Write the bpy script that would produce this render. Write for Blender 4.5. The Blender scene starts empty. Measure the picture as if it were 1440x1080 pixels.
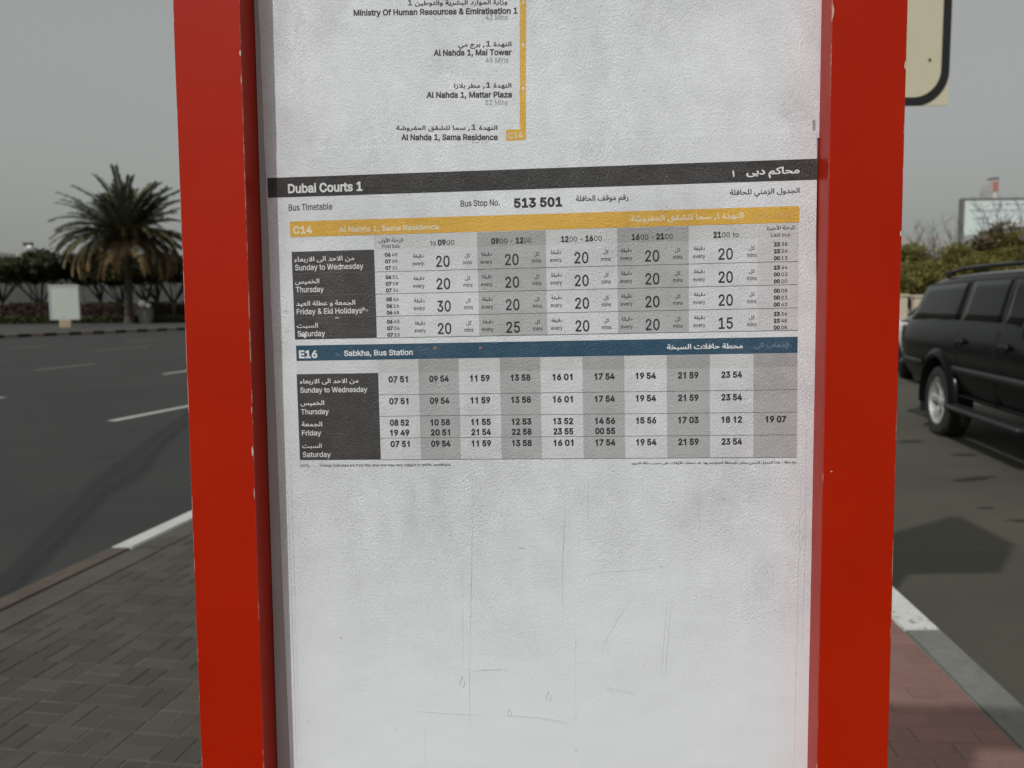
import bpy, bmesh, math, random
import numpy as np
from mathutils.geometry import delaunay_2d_cdt
from mathutils import Vector, Matrix, Euler
random.seed(7)
rad = math.radians
D = bpy.data
SC = bpy.context.scene
COL = SC.collection

# ------------------------------------------------------------ camera, sky, sun, exposure
CAM_Z = 1.55
cam_d = D.cameras.new('camera')
cam = D.objects.new('camera', cam_d)
COL.objects.link(cam)
pitch, roll = rad(5.66), rad(0.5)
fwd = Vector((0, math.cos(pitch), -math.sin(pitch)))
rt = Vector((1, 0, 0))
up = rt.cross(fwd)
rt2 = rt * math.cos(roll) - up * math.sin(roll)
up2 = rt * math.sin(roll) + up * math.cos(roll)
m = Matrix((rt2, up2, -fwd)).transposed().to_4x4()
m.translation = (0, 0, CAM_Z)
cam.matrix_world = m
cam_d.sensor_width = 36.0
cam_d.lens = 30.0
cam_d.clip_start = 0.02
cam_d.clip_end = 3000
cam_d.dof.use_dof = True
cam_d.dof.focus_distance = 0.655
cam_d.dof.aperture_fstop = 11.5
SC.camera = cam

SUN_EL = rad(44.5)
SUN_DIR = Vector((-0.588 * math.cos(SUN_EL), -0.809 * math.cos(SUN_EL), math.sin(SUN_EL)))   # towards the sun
world = D.worlds.new('World')
SC.world = world
world.use_nodes = True
wn, wl = world.node_tree.nodes, world.node_tree.links
wn.clear()
sky = wn.new('ShaderNodeTexSky')
sky.sky_type = 'NISHITA'
sky.sun_disc = False
sky.sun_elevation = SUN_EL
sky.sun_rotation = math.atan2(SUN_DIR.x, SUN_DIR.y)
sky.air_density = 1.0
sky.dust_density = 6.0
sky.ozone_density = 1.0
hs = wn.new('ShaderNodeHueSaturation'); hs.inputs['Saturation'].default_value = 0.22
mixg = wn.new('ShaderNodeMixRGB'); mixg.blend_type = 'MIX'; mixg.inputs[0].default_value = 0.62
mixg.inputs[2].default_value = (3.62, 3.78, 3.52, 1)          # even dust veil over the sky
bg = wn.new('ShaderNodeBackground'); bg.inputs['Strength'].default_value = 0.102
wo = wn.new('ShaderNodeOutputWorld')
wl.new(sky.outputs[0], hs.inputs['Color']); wl.new(hs.outputs[0], mixg.inputs[1])
wl.new(mixg.outputs[0], bg.inputs[0]); wl.new(bg.outputs[0], wo.inputs[0])

sun_d = D.lights.new('sun', 'SUN')
sun_d.energy = 2.0
sun_d.angle = rad(0.9)
sun_d.color = (1.0, 0.985, 0.96)
sun = D.objects.new('sun', sun_d)
COL.objects.link(sun)
sun.rotation_euler = SUN_DIR.to_track_quat('Z', 'Y').to_euler()
sun.location = (-20, -30, 40)

SC.view_settings.view_transform = 'Standard'
SC.view_settings.look = 'None'
SC.view_settings.gamma = 1.0
SC.view_settings.exposure = 0.0
SC.view_settings.use_curve_mapping = False
SC.render.engine = 'CYCLES'
SC.cycles.max_bounces = 6
SC.cycles.use_denoising = True

# ------------------------------------------------------------ helpers
class NT:
    def __init__(s, name):
        s.m = D.materials.new(name); s.m.use_nodes = True
        s.n = s.m.node_tree.nodes; s.l = s.m.node_tree.links
        s.b = s.n['Principled BSDF']
    def new(s, t, **k):
        x = s.n.new(t)
        for a, v in k.items(): setattr(x, a, v)
        return x
    def noise(s, vec, scale, detail=4, rough=.55):
        x = s.new('ShaderNodeTexNoise'); x.inputs['Scale'].default_value = scale
        x.inputs['Detail'].default_value = detail; x.inputs['Roughness'].default_value = rough
        if vec is not None: s.l.new(vec, x.inputs['Vector'])
        return x.outputs['Fac']
    def ramp(s, fac, stops):
        x = s.new('ShaderNodeValToRGB'); cr = x.color_ramp
        while len(cr.elements) < len(stops): cr.elements.new(.5)
        for e, (p, c) in zip(cr.elements, stops):
            e.position = p; e.color = (c, c, c, 1) if isinstance(c, (int, float)) else (*c, 1)
        s.l.new(fac, x.inputs[0]); return x.outputs[0]
    def math(s, op, a, b=None, c=None):
        x = s.new('ShaderNodeMath', operation=op)
        for i, v in enumerate((a, b, c)):
            if v is None: continue
            if isinstance(v, (int, float)): x.inputs[i].default_value = v
            else: s.l.new(v, x.inputs[i])
        return x.outputs[0]
    def mix(s, fac, a, b, bt='MIX'):
        x = s.new('ShaderNodeMixRGB', blend_type=bt)
        for i, v in enumerate((fac, a, b)):
            if isinstance(v, (int, float)): x.inputs[i].default_value = v if i == 0 else (v, v, v, 1)
            elif isinstance(v, tuple): x.inputs[i].default_value = (*v, 1)
            else: s.l.new(v, x.inputs[i])
        return x.outputs[0]
    def bump(s, h, strength, dist, prev=None):
        x = s.new('ShaderNodeBump'); x.inputs['Strength'].default_value = strength
        x.inputs['Distance'].default_value = dist; s.l.new(h, x.inputs['Height'])
        if prev is not None: s.l.new(prev, x.inputs['Normal'])
        return x.outputs[0]
    def obj(s): return s.new('ShaderNodeTexCoord').outputs['Object']
    def pos(s): return s.new('ShaderNodeNewGeometry').outputs['Position']
    def mapping(s, vec, rot=(0, 0, 0), scale=(1, 1, 1), loc=(0, 0, 0)):
        x = s.new('ShaderNodeMapping'); x.inputs['Rotation'].default_value = rot
        x.inputs['Scale'].default_value = scale; x.inputs['Location'].default_value = loc
        s.l.new(vec, x.inputs['Vector']); return x.outputs[0]
    def set(s, **k):
        for a, v in k.items():
            i = s.b.inputs[a.replace('_', ' ')]
            if isinstance(v, (int, float)): i.default_value = v
            elif isinstance(v, tuple): i.default_value = (*v, 1)
            else: s.l.new(v, i)
        return s.m

def simple(name, col, rough=.6, metal=0.0, vary=.18, scale=6.0, bump=0.0, bscale=40, coat=0.0, world=False):
    t = NT(name); v = t.pos() if world else t.obj()
    f = t.noise(v, scale, 5)
    c = t.mix(t.ramp(f, [(.3, 0.0), (.7, 1.0)]), tuple(x * (1 - vary) for x in col), tuple(min(1, x * (1 + vary)) for x in col))
    t.set(Base_Color=c, Roughness=rough, Metallic=metal)
    if coat: t.set(Coat_Weight=coat, Coat_Roughness=.08)
    if bump: t.set(Normal=t.bump(t.noise(v, bscale, 4), bump, .01))
    return t.m

def mesh_obj(name, verts, faces, mat=None, parent=None, smooth=False, mats=None, midx=None):
    me = D.meshes.new(name); me.from_pydata([tuple(v) for v in verts], [], faces); me.update()
    return link(name, me, mat, parent, smooth, mats, midx)
def link(name, me, mat=None, parent=None, smooth=False, mats=None, midx=None):
    o = D.objects.new(name, me); COL.objects.link(o)
    for mm in (mats or ([mat] if mat else [])): me.materials.append(mm)
    if midx: me.polygons.foreach_set('material_index', midx)
    if smooth: me.polygons.foreach_set('use_smooth', [True] * len(me.polygons))
    if parent: o.parent = parent
    return o
def bm_obj(name, bm, mat=None, parent=None, smooth=False, mats=None):
    bmesh.ops.recalc_face_normals(bm, faces=bm.faces)
    me = D.meshes.new(name); bm.to_mesh(me); bm.free()
    return link(name, me, mat, parent, smooth, mats)
def tag(o, label=None, cat=None, group=None, kind=None):
    if label: o['label'] = label
    if cat: o['category'] = cat
    if group: o['group'] = group
    if kind: o['kind'] = kind
    return o
def empty(name, loc=(0, 0, 0), rot=(0, 0, 0), parent=None):
    o = D.objects.new(name, None); COL.objects.link(o)
    o.location = loc; o.rotation_euler = rot; o.empty_display_size = .2
    if parent: o.parent = parent
    return o
def box(bm, c, s, rot=None, bev=0.0):
    g = bmesh.ops.create_cube(bm, size=1.0)
    vs = g['verts']
    for v in vs: v.co = Vector((v.co.x * s[0], v.co.y * s[1], v.co.z * s[2]))
    if bev:
        es = list({e for v in vs for e in v.link_edges})
        r = bmesh.ops.bevel(bm, geom=es, offset=bev, segments=2, affect='EDGES', profile=.6)
        vs = list({v for f in r['faces'] for v in f.verts} | {v for v in vs if v.is_valid})
    for v in vs:
        if rot is not None: v.co = rot @ v.co
        v.co += Vector(c)
    return vs
def tube(bm, pts, r, n=8, cap=True):
    pts = [Vector(p) for p in pts]; rings = []
    for i, p in enumerate(pts):
        a = pts[max(0, i - 1)]; b = pts[min(len(pts) - 1, i + 1)]
        t = (b - a).normalized(); s = t.orthogonal().normalized() if i == 0 else (pv - t * pv.dot(t)).normalized()
        pv = s; q = t.cross(s); ri = r[i] if isinstance(r, (list, tuple)) else r
        rings.append([bm.verts.new(p + (s * math.cos(2 * math.pi * k / n) + q * math.sin(2 * math.pi * k / n)) * ri) for k in range(n)])
    for a, b in zip(rings, rings[1:]):
        for k in range(n): bm.faces.new((a[k], a[(k + 1) % n], b[(k + 1) % n], b[k]))
    if cap: bm.faces.new(rings[0][::-1]); bm.faces.new(rings[-1])
def prism(bm, pts, z0, z1):
    a = [bm.verts.new((x, y, z0)) for x, y in pts]; b = [bm.verts.new((x, y, z1)) for x, y in pts]
    n = len(pts)
    bm.faces.new(a[::-1]); bm.faces.new(b)
    for i in range(n): bm.faces.new((a[i], a[(i + 1) % n], b[(i + 1) % n], b[i]))

# ------------------------------------------------------------ materials of the setting
def asphalt(name, base, tint, seed):
    t = NT(name); v = t.mapping(t.pos(), loc=(seed, seed * 2, 0))
    big = t.noise(v, .35, 5, .6); mid = t.noise(v, 3.0, 5, .6); fine = t.noise(v, 160, 3, .7)
    stretch = t.noise(t.mapping(v, rot=(0, 0, rad(-80)), scale=(.25, 2.2, 1)), 1.3, 4)
    c = t.mix(t.ramp(big, [(.3, 0.), (.7, 1.)]), tuple(x * .82 for x in base), tuple(x * 1.15 for x in tint))
    c = t.mix(t.ramp(stretch, [(.35, 0.), (.75, .35)]), c, tuple(x * .7 for x in base))
    c = t.mix(t.ramp(mid, [(.62, 0.), (.8, .35)]), c, tuple(x * 1.6 for x in tint))
    c = t.mix(t.ramp(fine, [(.3, .55), (.7, 0.)]), c, tuple(x * .45 for x in base))
    spots = t.noise(v, 2.1, 2, .4)
    c = t.mix(t.ramp(spots, [(.70, 0.), (.74, .6)]), c, tuple(x * .45 for x in base))
    t.set(Base_Color=c, Roughness=.86)
    t.set(Specular_IOR_Level=.3)
    return t.set(Normal=t.bump(fine, .5, .006, t.bump(t.noise(v, 60, 3), .3, .01)))
M_road = asphalt('asphalt_dark', (.043, .045, .044), (.046, .048, .045), 3)
M_road2 = asphalt('asphalt_brown', (.085, .081, .062), (.096, .091, .070), 11)

def concrete(name, col, vary=.25, grain=70, worn=None):
    t = NT(name); v = t.pos()
    a = t.noise(v, 4, 6, .65); f = t.noise(v, grain, 4, .7)
    c = t.mix(t.ramp(a, [(.3, 0.), (.72, 1.)]), tuple(x * (1 - vary) for x in col), tuple(x * (1 + vary) for x in col))
    c = t.mix(t.ramp(f, [(.35, .4), (.6, 0.)]), c, tuple(x * .55 for x in col))
    if worn:
        w = t.noise(v, worn[1], 6, .7)
        c = t.mix(t.ramp(w, [(worn[2], 0.), (worn[2] + .06, 1.)]), c, worn[0])
    t.set(Base_Color=c, Roughness=.88, Specular_IOR_Level=.3)
    return t.set(Normal=t.bump(f, .4, .004, t.bump(a, .3, .01)))
M_conc = concrete('kerb_concrete', (.17, .17, .155))
M_conc_brown = concrete('kerb_faded_black', (.095, .078, .064))
M_conc_strip = concrete('gutter_concrete', (.080, .076, .064))
M_white_kerb = concrete('kerb_white_paint', (.60, .61, .58), .1, 60, ((.20, .19, .17), 22, .58))
M_white_kerb_l = concrete('kerb_white_paint_clean', (.50, .51, .48), .1, 60, ((.24, .23, .21), 30, .66))
M_far_pale = concrete('kerb_faded_pink', (.22, .165, .155), .15)
M_far_black = concrete('kerb_black_paint', (.018, .017, .016), .2)
M_sand = concrete('sand_ground', (.20, .17, .13), .2, 20)
M_joint = concrete('joint_sand', (.165, .145, .112), .35, 50)
M_gravel = concrete('far_paving', (.060, .062, .060), .3, 5)

def paver(name, col, vary):
    t = NT(name); v = t.pos()
    info = t.new('ShaderNodeObjectInfo').outputs['Random']
    geo = t.new('ShaderNodeNewGeometry').outputs['Random Per Island']
    r = t.math('FRACT', t.math('ADD', info, t.math('MULTIPLY', geo, 7.3)))
    big = t.noise(v, 1.3, 5, .6); f = t.noise(v, 120, 4, .7); mid = t.noise(v, 9, 5, .6)
    c = t.mix(t.ramp(big, [(.3, 0.), (.7, 1.)]), tuple(x * .85 for x in col), tuple(x * 1.12 for x in col))
    c = t.mix(r, c, t.mix(1.0, c, tuple([1 - vary] * 3), 'MULTIPLY'))
    c = t.mix(t.ramp(mid, [(.60, 0.), (.78, .7)]), c, tuple(x * .45 for x in col))
    c = t.mix(t.ramp(f, [(.3, .5), (.65, 0.)]), c, tuple(x * .5 for x in col))
    t.set(Base_Color=c, Roughness=.85, Specular_IOR_Level=.35)
    return t.set(Normal=t.bump(f, .45, .003))
M_brick = paver('grey_paver', (.080, .074, .060), .3)
M_pink = paver('pink_paver', (.245, .140, .122), .16)
t = NT('road_paint'); v = t.pos()
f = t.noise(v, 30, 5, .7)
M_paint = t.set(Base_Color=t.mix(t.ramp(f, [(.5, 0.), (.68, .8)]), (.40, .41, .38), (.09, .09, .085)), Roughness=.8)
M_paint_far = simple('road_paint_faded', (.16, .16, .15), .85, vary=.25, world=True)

# ------------------------------------------------------------ ground, roads, pavement
def lx(x0, y0, a, y): return x0 + (y - y0) * math.tan(a)
AL, AR = rad(9.4), rad(4.5)
def left_edge(y): return lx(-2.38, 4.87, AL, y)
def right_edge(y): return lx(1.84, 3.56, AR, y)

g = mesh_obj('ground', [(-1500, -800, -.03), (1500, -800, -.03), (1500, 2200, -.03), (-1500, 2200, -.03)], [(0, 1, 2, 3)], M_sand)
tag(g, 'flat sandy ground reaching the horizon', kind='structure')
g = mesh_obj('road', [(-70, -60, 0), (8, -60, 0), (8, 20, 0), (30, 130, 0), (-70, 130, 0)], [(0, 1, 2, 3, 4)], M_road)
tag(g, 'wide dark asphalt road with white lane dashes left of the sign', kind='structure')
g = mesh_obj('service_road', [(-.5, -60, .004), (40, -60, .004), (44, 60, .004), (7, 60, .004), (1.5, 24, .004)], [(0, 1, 2, 3, 4)], M_road2)
tag(g, 'brownish asphalt road beside the pink pavement', kind='structure')

TOP = .12
bm = bmesh.new()
# pavement body: the sand bed between the kerbs
KW_L, SW_L, KW_R = .13, .20, .16
def Lp(y, off): return (left_edge(y) + off / math.cos(AL), y)
def Rp(y, off): return (right_edge(y) - off / math.cos(AR), y)
prism(bm, [Lp(-6, KW_L + SW_L + .005), Rp(-6, KW_R + .003), Rp(24, KW_R + .003), Lp(24, KW_L + SW_L + .005)], -.02, TOP - .0032)
pav = bm_obj('pavement', bm, M_joint)
tag(pav, 'raised pavement with grey pavers on one side and pink pavers on the other', kind='structure')

def kerb_stone(name, edge, off0, off1, y0, y1, mat, ang, z=TOP, gap=.004, par=None, flip=1):
    bm = bmesh.new()
    P = (Lp if edge == 'L' else Rp)
    pts = [P(y0 + gap, off0), P(y0 + gap, off1), P(y1 - gap, off1), P(y1 - gap, off0)]
    prism(bm, pts, -.02, z)
    bmesh.ops.bevel(bm, geom=[e for e in bm.edges if all(v.co.z > z - .01 for v in e.verts)], offset=.008, segments=2, affect='EDGES')
    return bm_obj(name, bm, mat, par)
y = -4.10
k = 0
while y < 23:
    kerb_stone('kerb_stone', 'L', 0, KW_L, y, y + 1.5, M_white_kerb_l if k % 2 == 0 and k > 3 else (M_conc_brown if k > 3 else M_conc_brown), AL, par=pav)
    y += 1.5; k += 1
y = -4.1
while y < 23:
    kerb_stone('gutter_slab', 'L', KW_L + .010, KW_L + SW_L, y, y + 1.5, M_conc_strip, AL, z=TOP - .002, gap=.003, par=pav)
    y += 1.5
y = 3.56 - 8 * 1.0; k = 0
while y < 23:
    kerb_stone('kerb_stone', 'R', 0, KW_R, y, y + 1.0, M_white_kerb if (k % 2 == 0 and k >= 8) else M_conc, AR, par=pav)
    y += 1.0; k += 1

CAM = Vector((0, 0, CAM_Z))
def project(p):
    d = Vector(p) - CAM; z = d.dot(fwd)
    if z <= .05: return None
    return (720 + 1200 * d.dot(rt2) / z, 540 - 1200 * d.dot(up2) / z, z)

def brick_mesh(sx, sy):
    bm = bmesh.new(); h = .016; c = .0022
    lo = [(-sx / 2, -sy / 2), (sx / 2, -sy / 2), (sx / 2, sy / 2), (-sx / 2, sy / 2)]
    a = [bm.verts.new((x, y, -h)) for x, y in lo]
    b = [bm.verts.new((x, y, -c)) for x, y in lo]
    d = [bm.verts.new((x - math.copysign(c, x), y - math.copysign(c, y), 0)) for x, y in lo]
    for i in range(4):
        j = (i + 1) % 4
        bm.faces.new((a[i], a[j], b[j], b[i])); bm.faces.new((b[i], b[j], d[j], d[i]))
    bm.faces.new(d)
    me = D.meshes.new('brick'); bm.to_mesh(me); bm.free(); return me
def lay(cells, name, mat, sizes, ang, limit):
    """cells: (x, y, size index). The ones that show largest become objects, the rest one mesh."""
    rot = Matrix.Rotation(-ang, 4, 'Z')
    scored = []
    for (x, y, s) in cells:
        p = project((x, y, TOP)); sc = 0
        if p and -40 < p[0] < 1480 and 380 < p[1] < 1120:
            hid = 300 < p[0] < 1232
            sc = (0.001 if hid else 1) / (p[2] ** 2)
        scored.append((sc, x, y, s))
    scored.sort(key=lambda q: -q[0])
    mes = [brick_mesh(*q) for q in sizes]
    for me in mes: me.materials.append(mat)
    V, F = [], []
    for i, (sc, x, y, s) in enumerate(scored):
        dz = random.uniform(-.0016, .0014)
        ra = rot @ Matrix.Rotation(random.gauss(0, .007), 4, 'Z') @ Matrix.Rotation(random.gauss(0, .005), 4, 'X')
        mm = Matrix.Translation((x, y, TOP + dz)) @ ra
        if i < limit and sc > .002:
            o = D.objects.new(name, mes[s]); COL.objects.link(o); o.parent = pav; o.matrix_world = mm
        else:
            b = len(V); me = mes[s]
            V += [mm @ v.co for v in me.vertices]; F += [tuple(b + k for k in p.vertices) for p in me.polygons]
    o = mesh_obj('distant_' + name + '_field', V, F, mat, pav); tag(o, kind='stuff')

# grey basket-weave pavers
B = .158; J = .0048
AB = AL
e1 = Vector((math.cos(AB), -math.sin(AB))); e2 = Vector((math.sin(AB), math.cos(AB)))
org = Vector(Lp(4.0, KW_L + SW_L + .006))
cells = []
for j in range(-50, 70):
    for i in range(0, 40):
        c = org + e1 * ((i + .5) * B) + e2 * ((j + .5) * B)
        lim = right_edge(c.y) - KW_R - 1.30
        if c.x + B * .5 > lim or c.y > 15 or c.y < -2: continue
        if (i + j) % 2:
            for s in (-1, 1): p = c + e2 * (s * B / 4); cells.append((p.x, p.y, 0))
        else:
            for s in (-1, 1): p = c + e1 * (s * B / 4); cells.append((p.x, p.y, 1))
lay(cells, 'brick', M_brick, [(B - J, B / 2 - J), (B / 2 - J, B - J)], AB, 300)
# pink pavers, running bond
cells = []
f1 = Vector((math.cos(AR), -math.sin(AR))); f2 = Vector((math.sin(AR), math.cos(AR)))
org = Vector(Rp(2.5, KW_R + .004))
TX, TY = .20, .10
for j in range(-46, 125):
    for i in range(0, 7):
        c = org - f1 * ((i + (.5 if j % 2 else 0.0)) * TX + TX / 2 - (.0)) + f2 * ((j + .5) * TY)
        if i == 6 and j % 2: continue
        cells.append((c.x, c.y, 0))
    if j % 2:
        c = org - f1 * (TX / 4) + f2 * ((j + .5) * TY); cells.append((c.x, c.y, 1))
lay(cells, 'paving_tile', M_pink, [(TX - .0035, TY - .0035), (TX / 2 - .0035, TY - .0035)], AR, 200)

# lane dashes of the road (ends on the ground, metres)
def dash(p, q, w, mat, z=.004, lab=''):
    p, q = Vector(p), Vector(q); n = (q - p).normalized(); s = Vector((-n.y, n.x)) * w / 2
    N = 14; V = []; F = []
    for i in range(N + 1):
        c = p.lerp(q, i / N)
        V += [(*(c + s * random.uniform(.93, 1.05)), z), (*(c - s * random.uniform(.93, 1.05)), z)]
    for i in range(N): F.append((2 * i + 1, 2 * i + 3, 2 * i + 2, 2 * i))
    o = mesh_obj('lane_marking', V, F, mat); tag(o, lab or 'white painted lane dash on the dark road', kind='structure'); return o
for p, q, w, mt in [((-5.28, 11.13), (-4.20, 15.1), .15, M_paint), ((-9.2, 10.6), (-8.48, 14.15), .15, M_paint), ((-7.55, 18.43), (-6.8, 22.2), .15, M_paint),
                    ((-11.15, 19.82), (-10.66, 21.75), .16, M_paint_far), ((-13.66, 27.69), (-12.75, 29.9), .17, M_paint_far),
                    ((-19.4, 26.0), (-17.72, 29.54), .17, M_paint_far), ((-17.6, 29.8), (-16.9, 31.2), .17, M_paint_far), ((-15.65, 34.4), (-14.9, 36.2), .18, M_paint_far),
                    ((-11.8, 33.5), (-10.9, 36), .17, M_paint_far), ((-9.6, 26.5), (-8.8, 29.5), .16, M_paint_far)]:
    dash(p, q, w, mt)
# tar streak on the near lane
t = NT('tar_seal'); v = t.pos()
uv = t.new('ShaderNodeUVMap').outputs[0]
sx = t.new('ShaderNodeSeparateXYZ'); t.l.new(uv, sx.inputs[0])
edge = t.math('ABSOLUTE', t.math('SUBTRACT', sx.outputs[0], .5))
al = t.ramp(t.math('ADD', edge, t.math('MULTIPLY', t.math('SUBTRACT', t.noise(v, 3, 5, .6), .5), .22)), [(.05, .75), (.48, 0.)])
M_tar = t.set(Base_Color=(.024, .025, .024), Roughness=.8, Alpha=al)
pts = [Vector(p) for p in [(-2.35, 2.4), (-2.76, 4.45), (-2.96, 5.24), (-3.36, 6.71), (-3.48, 7.39), (-3.89, 9.03), (-4.43, 11.59), (-4.9, 13.6)]]
ws = [.10, .10, .11, .12, .22, .16, .12, .10]
V, F, U = [], [], []
for i, p in enumerate(pts):
    n = (pts[min(i + 1, len(pts) - 1)] - pts[max(0, i - 1)]).normalized(); s = Vector((-n.y, n.x)) * ws[i] * 1.2
    V += [(*(p + s), .004), (*(p - s), .004)]; U.append((0, 1))
for i in range(len(pts) - 1): F.append((2 * i + 1, 2 * i + 3, 2 * i + 2, 2 * i))
o = mesh_obj('tar_streak', V, F, M_tar)
uvl = o.data.uv_layers.new(name='UVMap')
for lp in o.data.loops: uvl.data[lp.index].uv = (0 if lp.vertex_index % 2 == 0 else 1, lp.vertex_index / 4)
tag(o, 'long dark tar streak running along the near lane', kind='structure')

t = NT('oil_stain'); uvn = t.new('ShaderNodeUVMap').outputs[0]
ln = t.new('ShaderNodeVectorMath', operation='LENGTH'); t.l.new(uvn, ln.inputs[0])
fade = t.ramp(t.math('ADD', ln.outputs['Value'], t.math('MULTIPLY', t.math('SUBTRACT', t.noise(t.pos(), 9, 4, .6), .5), .9)), [(.35, .8), (.95, 0.)])
M_oil = t.set(Base_Color=(.025, .023, .020), Roughness=.7, Alpha=fade)
for k, (x, y, rx, ry, a) in enumerate([(3.55, 5.72, .20, .05, -.2), (3.45, 6.1, .08, .05, 0), (4.25, 9.0, .22, .10, .3), (2.95, 4.6, .05, .05, 0), (3.9, 7.1, .3, .08, .4), (4.4, 8.2, .15, .1, 0)]):
    n = 20; V = [(x, y, .008)]; U = [(0, 0)]
    for q in range(n):
        c_, s_ = math.cos(2 * math.pi * q / n), math.sin(2 * math.pi * q / n)
        V.append((x + rx * c_ * math.cos(a) - ry * s_ * math.sin(a), y + rx * c_ * math.sin(a) + ry * s_ * math.cos(a), .008)); U.append((c_, s_))
    o = mesh_obj('oil_stain', V, [(0, 1 + q, 1 + (q + 1) % n) for q in range(n)], M_oil)
    uvl = o.data.uv_layers.new(name='UVMap')
    for lp in o.data.loops: uvl.data[lp.index].uv = U[lp.vertex_index]
    tag(o, 'dark oil stain on the brown asphalt', kind='structure')

# far kerb, pavement strip beyond the road
FK0, FK1 = Vector((-23.09, 38.78)), Vector((-19.57, 45.28))
fd = (FK1 - FK0).normalized(); fn = Vector((-fd.y, fd.x))
bm = bmesh.new()
a = FK0 - fd * 45; b = FK0 + fd * 75
prism(bm, [a + fn * .16, b + fn * .16, b + fn * 60, a + fn * 60][::-1], -.02, .14)
fv = bm_obj('verge', bm, M_gravel); tag(fv, 'grey paved strip beyond the far kerb', kind='structure')
fk = empty('far_kerb', (FK0.x, FK0.y, 0)); tag(fk, 'far kerb painted in black and faded pale blocks', 'kerb', kind='structure')
L = .64
for me_i in range(2):
    bm = bmesh.new(); box(bm, (L / 2, .08, .07), (L - .012, .16, .17), bev=.012)
    bmesh.ops.recalc_face_normals(bm, faces=bm.faces)
    me = D.meshes.new('kerb_stone'); bm.to_mesh(me); bm.free(); me.materials.append([M_far_black, M_far_pale][me_i])
    for i in range(-24, 60):
        if i % 2 != me_i: continue
        p = FK0 + fd * (i * L + .69)
        o = D.objects.new('kerb_stone', me); COL.objects.link(o); o.parent = fk
        o.location = (p.x - FK0.x, p.y - FK0.y, 0); o.rotation_euler = (0, 0, math.atan2(fd.y, fd.x))
# right verge
bm = bmesh.new(); prism(bm, [(13.0, -20), (60, -20), (60, 110), (19.0, 110), (13.6, 40)], -.02, .13)
o = bm_obj('verge', bm, M_sand); tag(o, 'sandy verge with trees beyond the parked vehicles', kind='structure')

# ------------------------------------------------------------ plants
def leaf_mat(name, dark, light, trans=.25):
    t = NT(name)
    r = t.new('ShaderNodeNewGeometry').outputs['Random Per Island']
    c = t.mix(r, dark, light)
    f = t.noise(t.pos(), .8, 3)
    c = t.mix(t.ramp(f, [(.35, 0.), (.65, .6)]), c, light)
    return t.set(Base_Color=c, Roughness=.65, Specular_IOR_Level=.25)
M_leaf_dark = leaf_mat('leaf_dark', (.018, .021, .009), (.052, .052, .020))
M_leaf_olive = leaf_mat('leaf_olive', (.056, .058, .013), (.165, .150, .038))
M_leaf_brown = leaf_mat('leaf_dry', (.06, .045, .02), (.15, .115, .06))
M_hedge = leaf_mat('hedge_leaf', (.018, .022, .008), (.045, .048, .015))
M_hedge_red = leaf_mat('hedge_red_leaf', (.022, .014, .010), (.040, .022, .014))
M_pinkleaf = leaf_mat('bougainvillea', (.14, .09, .11), (.30, .22, .27))
M_bark = simple('bark', (.06, .045, .032), .9, vary=.35, scale=9, bump=.6, bscale=18)
M_frond_g = leaf_mat('frond_green', (.034, .042, .026), (.085, .092, .054))
M_frond_y = leaf_mat('frond_yellowing', (.075, .075, .030), (.19, .165, .080))
M_frond_d = leaf_mat('frond_dry', (.13, .085, .035), (.30, .21, .10))

def leaves(rng, blobs, n, size, flat=.5):
    V, F = [], []
    for _ in range(n):
        cx, cy, cz, rx, ry, rz = rng.choice(blobs)
        while True:
            d = Vector((rng.gauss(0, 1), rng.gauss(0, 1), rng.gauss(0, 1)))
            if d.length > .01: break
        d.normalize(); r = rng.uniform(.3, 1.0) ** .6 * (1 if rng.random() < .86 else rng.uniform(1.0, 1.45))
        p = Vector((cx + d.x * rx * r, cy + d.y * ry * r, cz + d.z * rz * r))
        s = size * rng.uniform(.5, 1.5)
        u = Vector((rng.gauss(0, 1), rng.gauss(0, 1), rng.gauss(0, flat))).normalized()
        w = u.cross(Vector((rng.gauss(0, 1), rng.gauss(0, 1), rng.gauss(0, 1))).normalized())
        b = len(V); V += [p - u * s, p + w * s * .38, p + u * s, p - w * s * .38]; F.append((b, b + 1, b + 2, b + 3))
    return V, F
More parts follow.
